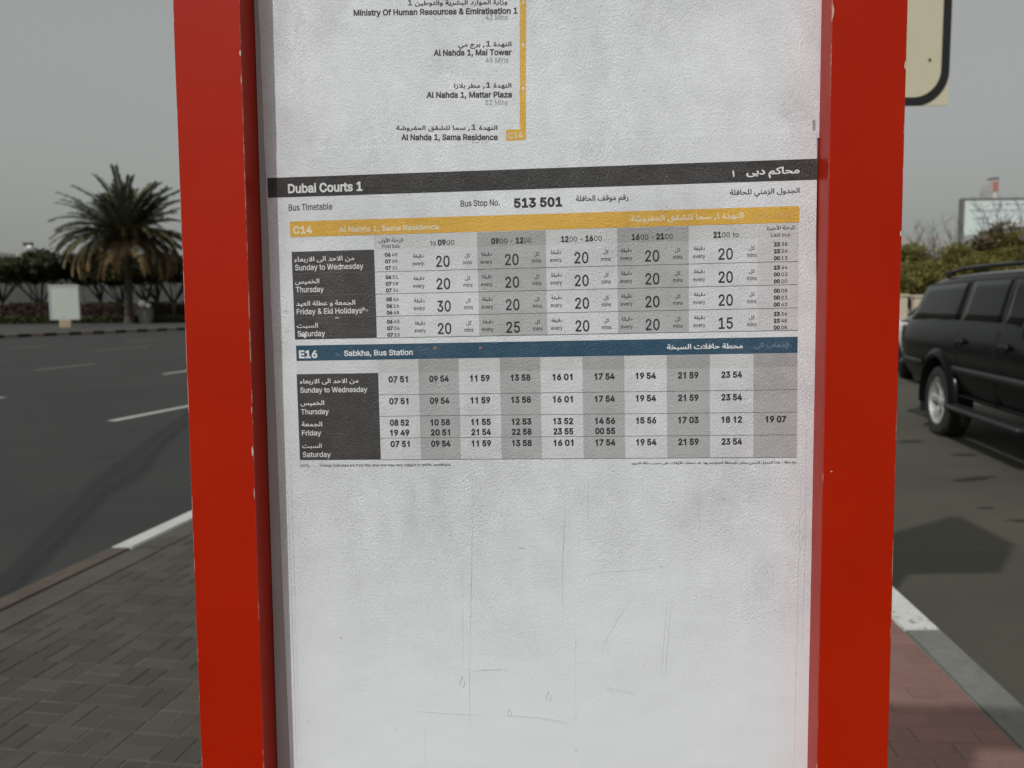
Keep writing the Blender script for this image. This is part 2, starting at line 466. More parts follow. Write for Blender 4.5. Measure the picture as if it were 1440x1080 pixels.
def tree(loc, h, cr, cz0, label, group, mat, n=3500, size=.16, seed=0, lean=0.0, bare=0, nb=16, cat='tree', name='acacia_tree', crz=None, top_bias=.0):
    rng = random.Random(seed)
    t = empty(name, loc); tag(t, label, cat, group)
    bm = bmesh.new()
    fork = cz0 * rng.uniform(.45, .6)
    base = Vector((0, 0, -.05)); f = Vector((lean * fork, 0, fork))
    tube(bm, [base, base.lerp(f, .5) + Vector((.04, 0, 0)), f], [.17, .13, .11], 8)
    rz = crz or (h - cz0) / 2
    blobs = []
    for k in range(nb):
        a = rng.uniform(0, 2 * math.pi); q = rng.uniform(.15, .85)
        bx, by = cr * q * math.cos(a), cr * q * math.sin(a)
        zc = cz0 + rz + rng.uniform(-.5, .6) * rz * (1 - .4 * q)
        rr = cr * rng.uniform(.22, .40)
        blobs.append((bx, by, zc, rr, rr, rr * .55))
        if k < 7:
            e = Vector((bx, by, zc)); mid = f.lerp(e, .5) + Vector((rng.uniform(-.2, .2), rng.uniform(-.2, .2), .1))
            tube(bm, [f, mid, e], [.08, .05, .02], 6)
            for _ in range(3):
                e2_ = e + Vector((rng.uniform(-1, 1), rng.uniform(-1, 1), rng.uniform(0, 1))) * rr
                tube(bm, [mid, mid.lerp(e2_, .6), e2_], [.03, .02, .008], 4)
    for _ in range(bare):
        a = rng.uniform(0, 2 * math.pi); e = Vector((math.cos(a) * cr * .8, math.sin(a) * cr * .8, h + rng.uniform(0, 1.0)))
        s = Vector((e.x * .3, e.y * .3, cz0 + rz)); md = s.lerp(e, .5) + Vector((rng.uniform(-.3, .3), 0, .2))
        tube(bm, [s, md, e], [.022, .013, .005], 4)
        for _ in range(5):
            q = s.lerp(e, rng.uniform(.4, .9)); tube(bm, [q, q + Vector((rng.uniform(-.6, .6), rng.uniform(-.3, .3), rng.uniform(.2, .8)))], [.012, .005], 3)
    bm_obj('trunk', bm, M_bark, t, True)
    V, F = leaves(rng, blobs, n, size)
    c = mesh_obj('crown', V, F, mat, t)
    return t
GT = 'trees beyond the far kerb'
labs = ['dark spreading tree at the far left of the row behind the white board',
        'dark spreading tree directly behind the white advertising board',
        'dark forked tree between the white board and the date palm',
        'dark tree right behind the date palm trunk',
        'dark tree just right of the white globe on the cabinet',
        'dark tree half hidden by the left red post',
        'dark tree farthest left, cut by the picture edge',
        'dark tree whose crown shows just right of the white board',
        'dark tree in the row directly left of the date palm trunk']
for i, (px, y, h, cr, cz) in enumerate([(8, 66, 5.3, 3.4, 2.6), (58, 64, 5.5, 3.2, 2.5), (145, 65, 4.9, 3.0, 2.6), (207, 66, 4.9, 3.0, 2.5), (224, 68, 5.2, 3.2, 2.6), (246, 66, 5.0, 3.0, 2.6), (-50, 67, 5.6, 3.4, 2.6), (104, 67, 4.9, 3.0, 2.4), (176, 68, 4.8, 3.0, 2.4)]):
    x = (px - 720) / 1200 * y * 1.003
    tree((x, y, .12), h + (.5 if px > 90 else .1), cr, cz, labs[i], GT, M_leaf_dark, n=5600, size=.22, seed=20 + i, lean=.25 if i == 1 else .1)
# hedges
def hedge(loc, w, d, h, mat, n, label, size=.09, seed=1):
    rng = random.Random(seed); V, F = [], []
    for _ in range(n):
        x = rng.uniform(-w / 2, w / 2); face = rng.random()
        if face < .55: p = Vector((x, -d / 2 + rng.gauss(0, .05), rng.uniform(0, h)))
        elif face < .8: p = Vector((x, rng.uniform(-d / 2, d / 2), h + rng.gauss(0, .05)))
        else: p = Vector((x, rng.uniform(-d / 2, d / 2), rng.uniform(0, h)))
        s = size * rng.uniform(.6, 1.5)
        u = Vector((rng.gauss(0, 1), rng.gauss(0, 1), rng.gauss(0, 1))).normalized(); w_ = u.orthogonal().normalized()
        b = len(V); V += [p - u * s, p + w_ * s * .5, p + u * s, p - w_ * s * .5]; F.append((b, b + 1, b + 2, b + 3))
    b = len(V); q = .06   # twiggy core keeps the hedge opaque
    V += [Vector((sx * (w / 2 - q), sy * (d / 2 - q), z)) for z in (0, h - q) for sx, sy in ((-1, -1), (1, -1), (1, 1), (-1, 1))]
    F += [(b, b + 1, b + 5, b + 4), (b + 1, b + 2, b + 6, b + 5), (b + 2, b + 3, b + 7, b + 6), (b + 3, b, b + 4, b + 7), (b + 4, b + 5, b + 6, b + 7)]
    o = mesh_obj('hedge', V, F, mat); o.location = loc; tag(o, label, 'hedge'); return o
hedge((-34, 60.0, .12), 36, .9, .48, M_hedge, 9000, 'low dark clipped hedge along the front of the far pavement')
gaps = [(-46, -37.4), (-36.6, -31.6), (-31.0, -27.9), (-26.6, -24.5), (-24.0, -19)]
hl = ['dark red hedge section at the far left behind the low hedge', 'dark red hedge section behind the white board', 'dark red hedge section between white board and palm trunk',
      'dark red hedge section right of the palm trunk', 'dark red hedge section nearest the left red post']
for i, (a, b) in enumerate(gaps):
    hedge(((a + b) / 2, 61.6, .12), b - a, .7, 1.22, M_hedge_red, int((b - a) * 260), hl[i], seed=5 + i)
    hedge(((a + b) / 2, 62.5, .12), b - a, .7, 1.42, M_hedge, int((b - a) * 260), hl[i].replace('dark red', 'green topped').replace('behind the low hedge', 'behind the red one'), seed=15 + i)
M_pier = concrete('pier_render', (.12, .105, .09), .15, 8)
pl = ['beige pier between the first two hedge sections from the left', 'beige pier between the white board and the palm', 'beige pier just right of the palm trunk', 'beige pier nearest the left red post']
for i, x in enumerate([-37.0, -31.3, -27.0, -24.25]):
    bm = bmesh.new(); box(bm, (0, 0, .68), (.44, .4, 1.36), bev=.02); box(bm, (0, 0, 1.40), (.52, .48, .08), bev=.015)
    o = bm_obj('pier', bm, M_pier); o.location = (x, 61.9, .1); tag(o, pl[i], 'pillar', 'piers between the hedges')
# far boundary wall and buildings on the left
M_wallgrey = concrete('grey_wall', (.085, .086, .083), .12, 3)
bm = bmesh.new()
for i in range(12): box(bm, (-62 + i * 4.5, 84, 2.5), (4.46, .3, 5.0), bev=.02)
o = bm_obj('boundary_wall', bm, M_wallgrey); tag(o, 'long grey boundary wall behind the dark trees', 'wall')
M_pale = simple('pale_render', (.55, .55, .52), .8, vary=.06, scale=.5)
M_glass_far = simple('dark_window_glass', (.03, .035, .04), .2)
bld = empty('pale_building', (-70.2, 104, 0)); tag(bld, 'pale flat roofed building showing above the trees at the left edge', 'building')
bm = bmesh.new(); box(bm, (0, 0, 3.9), (15.2, 10, 7.8)); bm_obj('wall', bm, M_pale, bld)
bm = bmesh.new(); box(bm, (0, -.3, 6.0), (17.5, 11.4, .45), bev=.03); bm_obj('canopy', bm, M_pale, bld)
for i in range(5):
    bm = bmesh.new(); box(bm, (-6 + i * 3, -5.02, 4.4), (1.5, .08, 1.3)); bm_obj('window', bm, M_glass_far, bld)

# date palm
palm = empty('date_palm', (-26.0, 58.2, .12)); tag(palm, 'tall date palm with upright green fronds and yellowing drooping skirt', 'palm tree')
bm = bmesh.new()
pts, rs = [], []
for i in range(24):
    z = i / 23 * 5.9; pts.append((.10 * math.sin(z * .5), 0, z)); rs.append((.28 if i % 2 else .235) * (1.25 - .3 * min(1, z / 2)) if z > .2 else .40)
tube(bm, pts, rs, 12); bm_obj('trunk', bm, M_bark, palm, False)
bm = bmesh.new()
rng = random.Random(3)
for i in range(46):
    a = i * 2.4; z = 5.0 + i * .028; d = Vector((math.cos(a), math.sin(a), 0))
    tube(bm, [d * .22 + Vector((0, 0, z)), d * .52 + Vector((0, 0, z + .28))], [.07, .035], 5)
bm_obj('frond_stubs', bm, M_frond_d, palm)
def frond_mesh(L, droop, rng, width=.92):
    """local: grows along +X, bending to -Z"""
    N = 26; pts = []; x = z = 0; ang = 0.0
    for i in range(N + 1):
        pts.append(Vector((x, 0, z))); ang = droop * (i / N) ** 1.6
        x += L / N * math.cos(ang); z -= L / N * math.sin(ang)
    bm = bmesh.new(); tube(bm, pts, [.035 * (1 - .8 * i / N) for i in range(N + 1)], 4)
    for i in range(3, N + 1):
        for rep in range(3):
            t = (i + rep / 3) / (N + 1); p = pts[min(i, N)]
            tg = (pts[min(i, N)] - pts[i - 1]).normalized(); p = p + tg * (rep * L / N / 3)
            for s in (-1, 1):
                ln = width * math.sin(min(1, t * 1.15 + .12) * math.pi * .93) ** .6 * rng.uniform(.8, 1.1)
                di = (tg * .72 + Vector((0, s * .74, 0)) + Vector((0, 0, rng.uniform(-.1, .45)))).normalized()
                e = p + di * ln - Vector((0, 0, ln * .18)); wv = di.cross(Vector((0, 0, 1))).normalized() * .05
                q = [bm.verts.new(p), bm.verts.new(p.lerp(e, .45) + wv), bm.verts.new(e), bm.verts.new(p.lerp(e, .45) - wv)]
                bm.faces.new(q)
    me = D.meshes.new('frond'); bm.to_mesh(me); bm.free(); return me
FM = {}
for key, Lf, dr in (('up', 4.5, .55), ('up2', 4.1, .8), ('mid', 4.4, 1.05), ('low', 4.5, 1.40), ('low2', 4.2, 1.65)):
    for c, mt in (('g', M_frond_g), ('y', M_frond_y), ('d', M_frond_d)):
        me = frond_mesh(Lf, dr, rng); me.materials.append(mt); FM[key + c] = me
def frond(kind, az, el):
    o = D.objects.new('frond', FM[kind]); COL.objects.link(o); o.parent = palm
    o.location = (.02 + .15 * math.cos(az), .15 * math.sin(az), 5.95)
    o.rotation_euler = Euler((rng.uniform(-.25, .25), -el, az), 'XYZ')
for i in range(17):
    az = i * 2.399 + rng.uniform(-.2, .2); el = rad(rng.uniform(38, 82))
    frond(rng.choice(['upg', 'up2g']), az, el)
for az, el in ((math.pi + .1, 40), (math.pi - .25, 33), (math.pi + .35, 48), (.1, 44), (-.25, 52), (.3, 38)): frond('upg', az, rad(el))
for i in range(13):
    frond('midg', i * 2.399 + .5, rad(rng.uniform(12, 34)))
for i in range(34):
    frond(rng.choice(['lowy', 'low2y', 'lowg', 'midy']), i * 2.399 + 1.1, rad(rng.uniform(2, 20)))
for i in range(26):
    frond(rng.choice(['low2d', 'lowd', 'low2y']), i * 2.399 + .2, rad(rng.uniform(-16, 2)))

# white advertising board on a tan base
M_board = simple('board_cover', (.47, .52, .46), .5, vary=.05, scale=2, bump=.25, bscale=3)
M_board_frame = simple('board_frame', (.46, .45, .47), .5, vary=.05)
M_tan = concrete('tan_stone', (.42, .34, .22), .15, 10)
ab = empty('advertising_board', (-26.3, 50.5, .12), (0, 0, rad(14))); tag(ab, 'blank white covered advertising board on a tan stone base', 'board')
bm = bmesh.new(); box(bm, (0, 0, .22), (.62, .40, .5), bev=.02); bm_obj('base', bm, M_tan, ab)
bm = bmesh.new()
for c, s in (((0, 0, 2.46), (1.6, .30, .10)), ((0, 0, .50), (1.6, .30, .08)), ((-.77, 0, 1.48), (.07, .30, 1.88)), ((.77, 0, 1.48), (.07, .30, 1.88))): box(bm, c, s, bev=.01)
bm_obj('frame', bm, M_board_frame, ab)
bm = bmesh.new(); box(bm, (0, -.02, 1.48), (1.47, .20, 1.86), bev=.01); bm_obj('cover_sheet', bm, M_board, ab)
# utility cabinet with two white globes
M_cab = simple('cabinet_paint', (.10, .10, .095), .6)
M_globe = simple('white_globe', (.78, .78, .74), .3, vary=.03)
uc = empty('utility_cabinet', (-25.0, 58.6, .12)); tag(uc, 'grey cabinet under two white globes right of the palm trunk', 'cabinet')
bm = bmesh.new(); box(bm, (0, 0, .62), (.85, .5, .85), bev=.02); box(bm, (0, 0, .1), (.7, .45, .24)); bm_obj('body', bm, M_cab, uc)
for s, x, z, r in ((0, -.22, 1.36, .26), (1, .22, 1.22, .17)):
    bm = bmesh.new(); tube(bm, [(x, -.1, 1.0), (x, -.1, z - r * .8)], .03, 6)
    bmesh.ops.create_uvsphere(bm, u_segments=14, v_segments=10, radius=r, matrix=Matrix.Translation((x, -.1, z))); bm_obj('globe', bm, M_globe, uc, True)
# street lamp above the left trees
M_lampdark = simple('lamp_housing', (.03, .03, .03), .5)
sl = empty('street_lamp', (-40.3, 72, .72)); tag(sl, 'small dark lamp with a pale lens poking above the trees at left', 'lamp')
bm = bmesh.new(); tube(bm, [(0, 0, -.62), (0, 0, 5.6)], [.07, .05], 8); bm_obj('pole', bm, M_lampdark, sl)
bm = bmesh.new(); box(bm, (.05, 0, 5.78), (.75, .4, .28), bev=.08); bm_obj('lamp_head', bm, M_lampdark, sl)
bm = bmesh.new(); box(bm, (.25, -.12, 5.5), (.42, .3, .34), bev=.12); bm_obj('lens', bm, M_globe, sl)

# ------------------------------------------------------------ right background
GR = 'olive trees behind the parked vehicles'
rl = ['olive green bushy tree just right of the right red post', 'olive tree with bare twigs standing up above its crown', 'olive tree below the left edge of the billboard',
      'brown topped olive tree in front of the billboard', 'olive tree at the right edge of the picture', 'dark olive tree low behind the white car', 'olive tree behind the roof rail of the black vehicle',
      'sparse olive tree hidden behind the right red post']
for i, (px, y, h, cr, cz, mt, bare) in enumerate([(1262, 40, 4.3, 2.0, 1.2, M_leaf_olive, 3), (1318, 44, 4.3, 2.4, 1.0, M_leaf_olive, 12), (1360, 42, 4.6, 2.0, 1.0, M_leaf_olive, 6),
                                                  (1404, 43, 5.7, 1.9, 1.2, M_leaf_olive, 8), (1446, 41, 5.4, 2.2, 1.0, M_leaf_olive, 4), (1290, 37, 3.3, 1.8, .6, M_leaf_olive, 0), (1385, 38, 3.6, 2.2, .6, M_leaf_olive, 0), (1225, 42, 4.4, 2.0, 1.0, M_leaf_olive, 2)]):
    x = (px - 720) / 1200 * y * 1.003
    tree((x, y, .12), h, cr, cz, rl[i], GR, mt, n=9000, size=.09, seed=60 + i, bare=bare, nb=20, name='ghaf_tree')
# dry branches in the crowns, pink blossom
rng = random.Random(9)
x = (1400 - 720) / 1200 * 42
V, F = leaves(rng, [(0, 0, 4.5, .9, .5, .5), (-1.0, 0, 4.0, .7, .4, .4)], 700, .12)
o = mesh_obj('dry_bush', V, F, M_leaf_brown); o.location = (x, 41.4, .1)
V2, F2 = V, F
bm = bmesh.new(); tube(bm, [(0, .2, 0), (0, .1, 2), (-.1, 0, 4.4)], [.08, .06, .02], 6); tube(bm, [(0, .1, 2), (-1, 0, 4.0)], [.05, .02], 6); bm_obj('stem', bm, M_bark, o)
tag(o, 'brown dry bush top standing before the billboard', 'bush')
V, F = leaves(rng, [(0, 0, 4.1, .7, .4, .3)], 240, .10)
o = mesh_obj('bougainvillea', V, F, M_pinkleaf); o.location = ((1436 - 720) / 1200 * 40, 39.2, .1)
bm = bmesh.new(); tube(bm, [(0, .2, 0), (0, .1, 2), (0, 0, 4.1)], [.06, .05, .02], 6); bm_obj('stem', bm, M_bark, o)
tag(o, 'pink flowering climber among the trees at the right edge', 'flowers')
M_cream = simple('cream_render', (.50, .44, .33), .8, vary=.1, scale=1.5)
for i, (x0, x1, h, lab) in enumerate([(14.3, 15.3, 1.40, 'short cream wall seen between the trees and the black roof'), (13.3, 14.05, 1.44, 'narrow cream gate pillar beside the right red post')]):
    bm = bmesh.new(); w = x1 - x0; box(bm, (0, 0, h / 2), (w, .25, h), bev=.015); box(bm, (0, 0, h + .04), (w + .1, .34, .08), bev=.015)
    o = bm_obj(['garden_wall', 'gate_pillar'][i], bm, M_cream); o.location = ((x0 + x1) / 2, 30.5, .1); tag(o, lab, ['wall', 'pillar'][i])
# pale villa showing through the thin trees
M_villa = simple('villa_render', (.34, .33, .31), .8, vary=.08)
vb = empty('pale_villa', (73, 152, 0)); tag(vb, 'pale villa glimpsed through the thin tree tops below the billboard', 'building')
bm = bmesh.new(); box(bm, (0, 0, 5.2), (22, 10, 10.4)); bm_obj('wall', bm, M_villa, vb)
bm = bmesh.new(); box(bm, (-3, 0, 10.9), (9, 8, 1.2)); bm_obj('roof', bm, M_villa, vb)
for i in range(6):
    for j in range(3):
        bm = bmesh.new(); box(bm, (-9 + i * 3.4, -5.02, 2.2 + j * 3), (1.5, .1, 1.4)); bm_obj('window', bm, M_glass_far, vb)
# billboard
M_bb = simple('billboard_face', (.62, .70, .70), .6, vary=.05, scale=.3)
M_bbtext = simple('billboard_print', (.26, .33, .35), .6, vary=.1)
M_bbpic = simple('billboard_picture', (.10, .12, .16), .6, vary=.4, scale=.6)
M_steel = simple('dull_steel', (.16, .16, .155), .6, .2)
bb = empty('billboard', (62.6, 120, 0)); tag(bb, 'large pale billboard standing above the tree tops at right', 'billboard')
bm = bmesh.new(); box(bm, (8.5, .25, 12.3), (17.0, .4, 5.0), bev=.05); bm_obj('panel', bm, M_bb, bb)
bm = bmesh.new()
for c, s in (((0, .2, 11.9), (.45, .7, 5.9)), ((17.1, .2, 11.9), (.3, .7, 5.9)), ((8.5, .2, 14.85), (17.3, .6, .15))): box(bm, c, s)
bm_obj('frame', bm, M_steel, bb)
for x in (.1, 8.5, 16.9):
    bm = bmesh.new(); tube(bm, [(x, .6, 0), (x, .6, 9.9)], .22, 10); bm_obj('leg', bm, M_steel, bb)
rng = random.Random(4)
bm = bmesh.new()
for row, (z, x0, x1, hh) in enumerate(((14.05, 4.2, 9.6, .26), (13.25, 1.2, 12.5, .30), (12.15, 1.6, 4.0, .28), (11.5, 2.2, 5.4, .28))):
    x = x0
    while x < x1:
        w = rng.uniform(.15, .5); hz = hh * rng.uniform(.5, 1.2)
        box(bm, (x + w / 2, .03, z + rng.uniform(-.05, .05)), (w, .02, hz)); x += w + rng.uniform(.08, .3)
bm_obj('blurred_print', bm, M_bbtext, bb)
bm = bmesh.new()
for x, w in ((4.8, 1.9), (9.8, 2.4), (14.5, 2.6)):
    box(bm, (x, .03, 10.55), (w, .03, .7), bev=.01); box(bm, (x, .03, 11.05), (w * .6, .03, .5), bev=.01)
bm_obj('picture', bm, M_bbpic, bb)
# slender tower
M_tower = simple('tower_cladding', (.36, .35, .34), .7, vary=.05, scale=.2)
M_tred = simple('tower_red_sign', (.42, .16, .14), .6)
tw = empty('tower', (165.5, 300, 0)); tag(tw, 'slender pale tower with a red sign at its top above the billboard', 'tower')
bm = bmesh.new()
prof = [(-2.3, 0), (2.0, 0), (2.0, 41.2), (.6, 41.2), (-.6, 40.8), (-1.5, 39.6), (-2.1, 37.6), (-2.3, 35)]
a = [bm.verts.new((x, -2, z)) for x, z in prof]; b = [bm.verts.new((x, 2, z)) for x, z in prof]
bm.faces.new(a); bm.faces.new(b[::-1])
for i in range(len(prof)): bm.faces.new((a[i], b[i], b[(i + 1) % 8], a[(i + 1) % 8]))
bm_obj('wall', bm, M_tower, tw)
bm = bmesh.new(); box(bm, (1.1, -2.1, 38.8), (1.7, .25, 3.0)); bm_obj('sign', bm, M_tred, tw)
bm = bmesh.new(); box(bm, (.9, -2.1, 34.0), (1.1, .2, 5.6)); bm_obj('strip', bm, M_pale, tw)
bm = bmesh.new(); box(bm, (1.2, 0, 41.5), (2.0, 4.3, .5)); bm_obj('roof', bm, M_steel, tw)

# ------------------------------------------------------------ vehicles
def car_paint(name, col, rough=.25, dust=.25, dcol=(.16, .14, .11)):
    t = NT(name); v = t.obj()
    f = t.noise(v, 2.2, 6, .7); f2 = t.noise(v, 45, 3, .6)
    sep = t.new('ShaderNodeSeparateXYZ'); t.l.new(v, sep.inputs[0])
    low = t.ramp(sep.outputs[2], [(.25, 1.0), (.9, .25)])
    d = t.math('MULTIPLY', t.math('MULTIPLY', t.ramp(f, [(.3, .3), (.75, 1.)]), low), dust)
    c = t.mix(d, col, dcol)
    t.set(Base_Color=c, Roughness=t.math('ADD', t.math('MULTIPLY', f, .15), rough), Specular_IOR_Level=.13)
    return t.set(Normal=t.bump(f2, .02, .002))
M_black = car_paint('black_paint', (.003, .0034, .0042), .10, .012)
M_whitep = car_paint('white_paint', (.72, .73, .72), .3, .15)
M_trim = simple('black_plastic', (.008, .008, .009), .55, bump=.1, bscale=200)
M_mould = simple('grey_moulding', (.020, .020, .022), .4)
M_tyre = simple('tyre_rubber', (.024, .023, .022), .85, bump=.3, bscale=60, vary=.3)
M_well = simple('wheel_well_black', (.006, .006, .006), .95)
t = NT('tinted_glass'); f = t.noise(t.obj(), 1.5, 4)
M_glass = t.set(Base_Color=(.006, .007, .007), Roughness=.08, Specular_IOR_Level=.13, Normal=t.bump(f, .05, .02))
t = NT('pale_glass'); f = t.noise(t.obj(), 1.5, 4)
M_glass2 = t.set(Base_Color=(.075, .095, .085), Roughness=.1, Normal=t.bump(f, .05, .02))
M_alloy = simple('alloy_rim', (.56, .56, .56), .3, .6, vary=.12)
M_redlamp = simple('red_lamp', (.035, .003, .004), .2, coat=.6)
M_headlamp = simple('head_lamp', (.55, .56, .56), .12, coat=.6)
M_seal = simple('panel_gap', (.003, .003, .003), .9)

def interp(xs, x):
    if x <= xs[0][0]: return xs[0][1:]
    for a, b in zip(xs, xs[1:]):
        if x <= b[0]:
            k = (x - a[0]) / (b[0] - a[0]); return tuple(p + (q - p) * k for p, q in zip(a[1:], b[1:]))
    return xs[-1][1:]
def ring_of(st):
    zb, hl, zm, hm, hb, zbelt, hr, zr = st
    return [(0, zb), (hl - .12, zb), (hl, zb + .07), (hm, zm), (hm, zm + (zbelt - zm) * .6), (hb, zbelt), (hb - .035, zbelt + .035), (hr + .01, zr - .10), (hr - .05, zr - .015), (hr * .55, zr + .012), (0, zr + .022)]
def car(name, stations, lean, wheels, wr, tw, body_mat, glass_mat, side_windows, extras):
    root = empty(name)
    def leanx(x, z): return x + lean[0] * max(0, z - lean[1]) * max(0, 1 - x / 1.0)
    bm = bmesh.new(); rings = []
    for s in stations:
        r = ring_of(s[1:]); R = [(-y, z) for y, z in r[:0:-1]] + r
        rings.append([bm.verts.new((leanx(s[0], z), y, z)) for y, z in [(-q[0], q[1]) for q in r[::-1]] + [(q[0], q[1]) for q in r[1:-1]]])
    n = len(rings[0])
    for a, b in zip(rings, rings[1:]):
        for k in range(n): bm.faces.new((a[k], a[(k + 1) % n], b[(k + 1) % n], b[k]))
    for R in (rings[0], rings[-1]):     # close the ends with strips between mirrored points
        h = n // 2
        for k in range(h):
            i0, i1, j0, j1 = k, (k + 1), (-k) % n, (-(k + 1)) % n
            q = []
            for v in (R[i0], R[i1], R[j1], R[j0]):
                if v not in q: q.append(v)
            if len(q) >= 3: bm.faces.new(q)
    bmesh.ops.recalc_face_normals(bm, faces=bm.faces)
    me = D.meshes.new('body'); bm.to_mesh(me); bm.free()
    body = link('body', me, None, root, True, mats=[body_mat, M_well])
    sub = body.modifiers.new('s', 'SUBSURF'); sub.levels = 2; sub.render_levels = 2
    cutters = []
    for wx in wheels:
        for sy in (-1, 1):
            bm = bmesh.new(); tube(bm, [(wx, sy * .52, wr + .01), (wx, sy * 1.3, wr + .01)], wr + .085, 40)
            c = bm_obj('cut', bm, M_well); cutters.append(c)
            md = body.modifiers.new('b', 'BOOLEAN'); md.operation = 'DIFFERENCE'; md.object = c; md.solver = 'EXACT'
            try: md.material_mode = 'TRANSFER'
            except Exception: pass
    bpy.context.view_layer.update()
    dg = bpy.context.evaluated_depsgraph_get()
    nm = D.meshes.new_from_object(body.evaluated_get(dg)); body.modifiers.clear(); body.data = nm
    for c in cutters: D.objects.remove(c)
    nm.shade_smooth() if hasattr(nm, 'shade_smooth') else None
    try: nm.set_sharp_from_angle(angle=rad(38))
    except Exception: pass
    sx = [tuple([s[0]] + list(s[1:])) for s in stations]
    def side_y(x, z):
        r = ring_of(interp(sx, x))
        for (y0, z0), (y1, z1) in zip(r[1:], r[2:]):
            if z0 <= z <= z1 and z1 > z0: return y0 + (y1 - y0) * (z - z0) / (z1 - z0)
        return r[5][0]
    def patch(pname, poly, off, mat, sgn, nx=10, nz=5, par=root, th=.004):
        """poly: x0 bottom, x0 top, x1 top, x1 bottom corners as (x, z)"""
        (ax, az), (bx, bz), (cx, cz), (dx, dz) = poly
        V = []
        for i in range(nx + 1):
            u = i / nx; pb = (ax + (dx - ax) * u, az + (dz - az) * u); pt = (bx + (cx - bx) * u, bz + (cz - bz) * u)
            for j in range(nz + 1):
                w = j / nz; x = pb[0] + (pt[0] - pb[0]) * w; z = pb[1] + (pt[1] - pb[1]) * w
                V.append((x, sgn * (side_y(x, z) + off), z))
        F = [(i * (nz + 1) + j, (i + 1) * (nz + 1) + j, (i + 1) * (nz + 1) + j + 1, i * (nz + 1) + j + 1) for i in range(nx) for j in range(nz)]
        if sgn > 0: F = [f[::-1] for f in F]
        o = mesh_obj(pname, V, F, mat, par, True)
        so = o.modifiers.new('t', 'SOLIDIFY'); so.thickness = th + .01; so.offset = -1
        return o
    for sgn in (-1, 1):
        for poly in side_windows:
            (ax, az), (bx, bz), (cx, cz), (dx, dz) = poly; e = .028
            patch('window_seal', [(ax - e, az - e * .8), (bx - e * .6, bz + e), (cx + e * .6, cz + e), (dx + e, dz - e * .8)], .006, M_trim, sgn)
            patch('window', poly, .011, glass_mat, sgn)
    extras(root, patch, side_y)
    # wheels
    bmt = bmesh.new(); prof = [(wr * .66, -tw * .42), (wr * .70, -tw * .5), (wr * .90, -tw * .5), (wr * .97, -tw * .44), (wr, -tw * .33), (wr, tw * .33), (wr * .97, tw * .44), (wr * .90, tw * .5), (wr * .70, tw * .5), (wr * .66, tw * .42)]
    N = 48; rr = []
    for k in range(N):
        a = 2 * math.pi * k / N; rr.append([bmt.verts.new((r * math.cos(a), y, r * math.sin(a))) for r, y in prof])
    for k in range(N):
        A, Bq = rr[k], rr[(k + 1) % N]
        for i in range(len(prof)): bmt.faces.new((A[i], A[(i + 1) % len(prof)], Bq[(i + 1) % len(prof)], Bq[i]))
    for k in range(64):         # tread blocks
        a = 2 * math.pi * k / 64
        for yy in (-.30, -.1, .1, .30):
            box(bmt, (wr * 1.0 * math.cos(a + yy * .1), yy * tw, wr * 1.0 * math.sin(a + yy * .1)), (.012, tw * .15, .026), rot=Matrix.Rotation(-a, 3, 'Y'))
    bmesh.ops.recalc_face_normals(bmt, faces=bmt.faces)
    tyre_me = D.meshes.new('tyre'); bmt.to_mesh(tyre_me); bmt.free(); tyre_me.materials.append(M_tyre)
    bmr = bmesh.new(); R0 = wr * .665
    def lathe(bm, prof, N=40):
        rr = [[bm.verts.new((r * math.cos(2 * math.pi * k / N), y, r * math.sin(2 * math.pi * k / N))) for r, y in prof] for k in range(N)]
        for k in range(N):
            for i in range(len(prof) - 1): bm.faces.new((rr[k][i], rr[k][i + 1], rr[(k + 1) % N][i + 1], rr[(k + 1) % N][i]))
    lathe(bmr, [(R0 + .006, -tw * .46), (R0 - .006, -tw * .47), (R0 - .022, -tw * .38), (R0 - .03, tw * .1), (R0, tw * .42)])
    lathe(bmr, [(.001, -tw * .40), (.035, -tw * .40), (.045, -tw * .36), (.075, -tw * .32), (.08, -tw * .1)], 20)
    nsp = 6
    for k in range(nsp):
        a = 2 * math.pi * k / nsp + .3; c, s_ = math.cos(a), math.sin(a); q = []
        for r, hw, y0, y1 in ((.05, .040, -tw * .34, -tw * .15), (R0 * .5, .030, -tw * .30, -tw * .12), (R0 - .015, .045, -tw * .42, -tw * .2)):
            q.append([bmr.verts.new((r * c - w * s_, y, r * s_ + w * c)) for w, y in ((-hw, y0 + .012), (-hw * .6, y0), (hw * .6, y0), (hw, y0 + .012), (hw, y1), (-hw, y1))])
        for A, Bq in zip(q, q[1:]):
            for i in range(6): bmr.faces.new((A[i], A[(i + 1) % 6], Bq[(i + 1) % 6], Bq[i]))
    bmesh.ops.recalc_face_normals(bmr, faces=bmr.faces)
    rim_me = D.meshes.new('rim'); bmr.to_mesh(rim_me); bmr.free(); rim_me.materials.append(M_alloy)
    for p in rim_me.polygons: p.use_smooth = False
    bmd = bmesh.new(); tube(bmd, [(0, -tw * .06, 0), (0, 0.02, 0)], R0 * .78, 28)
    bmesh.ops.recalc_face_normals(bmd, faces=bmd.faces)
    disc_me = D.meshes.new('brake_disc'); bmd.to_mesh(disc_me); bmd.free(); disc_me.materials.append(M_well)
    for wx in wheels:
        for sgn in (-1, 1):
            w = empty('wheel', (wx, sgn * (stations[3][4] - tw * .5 - .01), wr), (0, 0, 0 if sgn < 0 else math.pi), root)
            for nm_, me_ in (('tyre', tyre_me), ('rim', rim_me), ('brake_disc', disc_me)):
                o = D.objects.new(nm_, me_); COL.objects.link(o); o.parent = w; o.rotation_euler = (0, .35, 0)
    return root

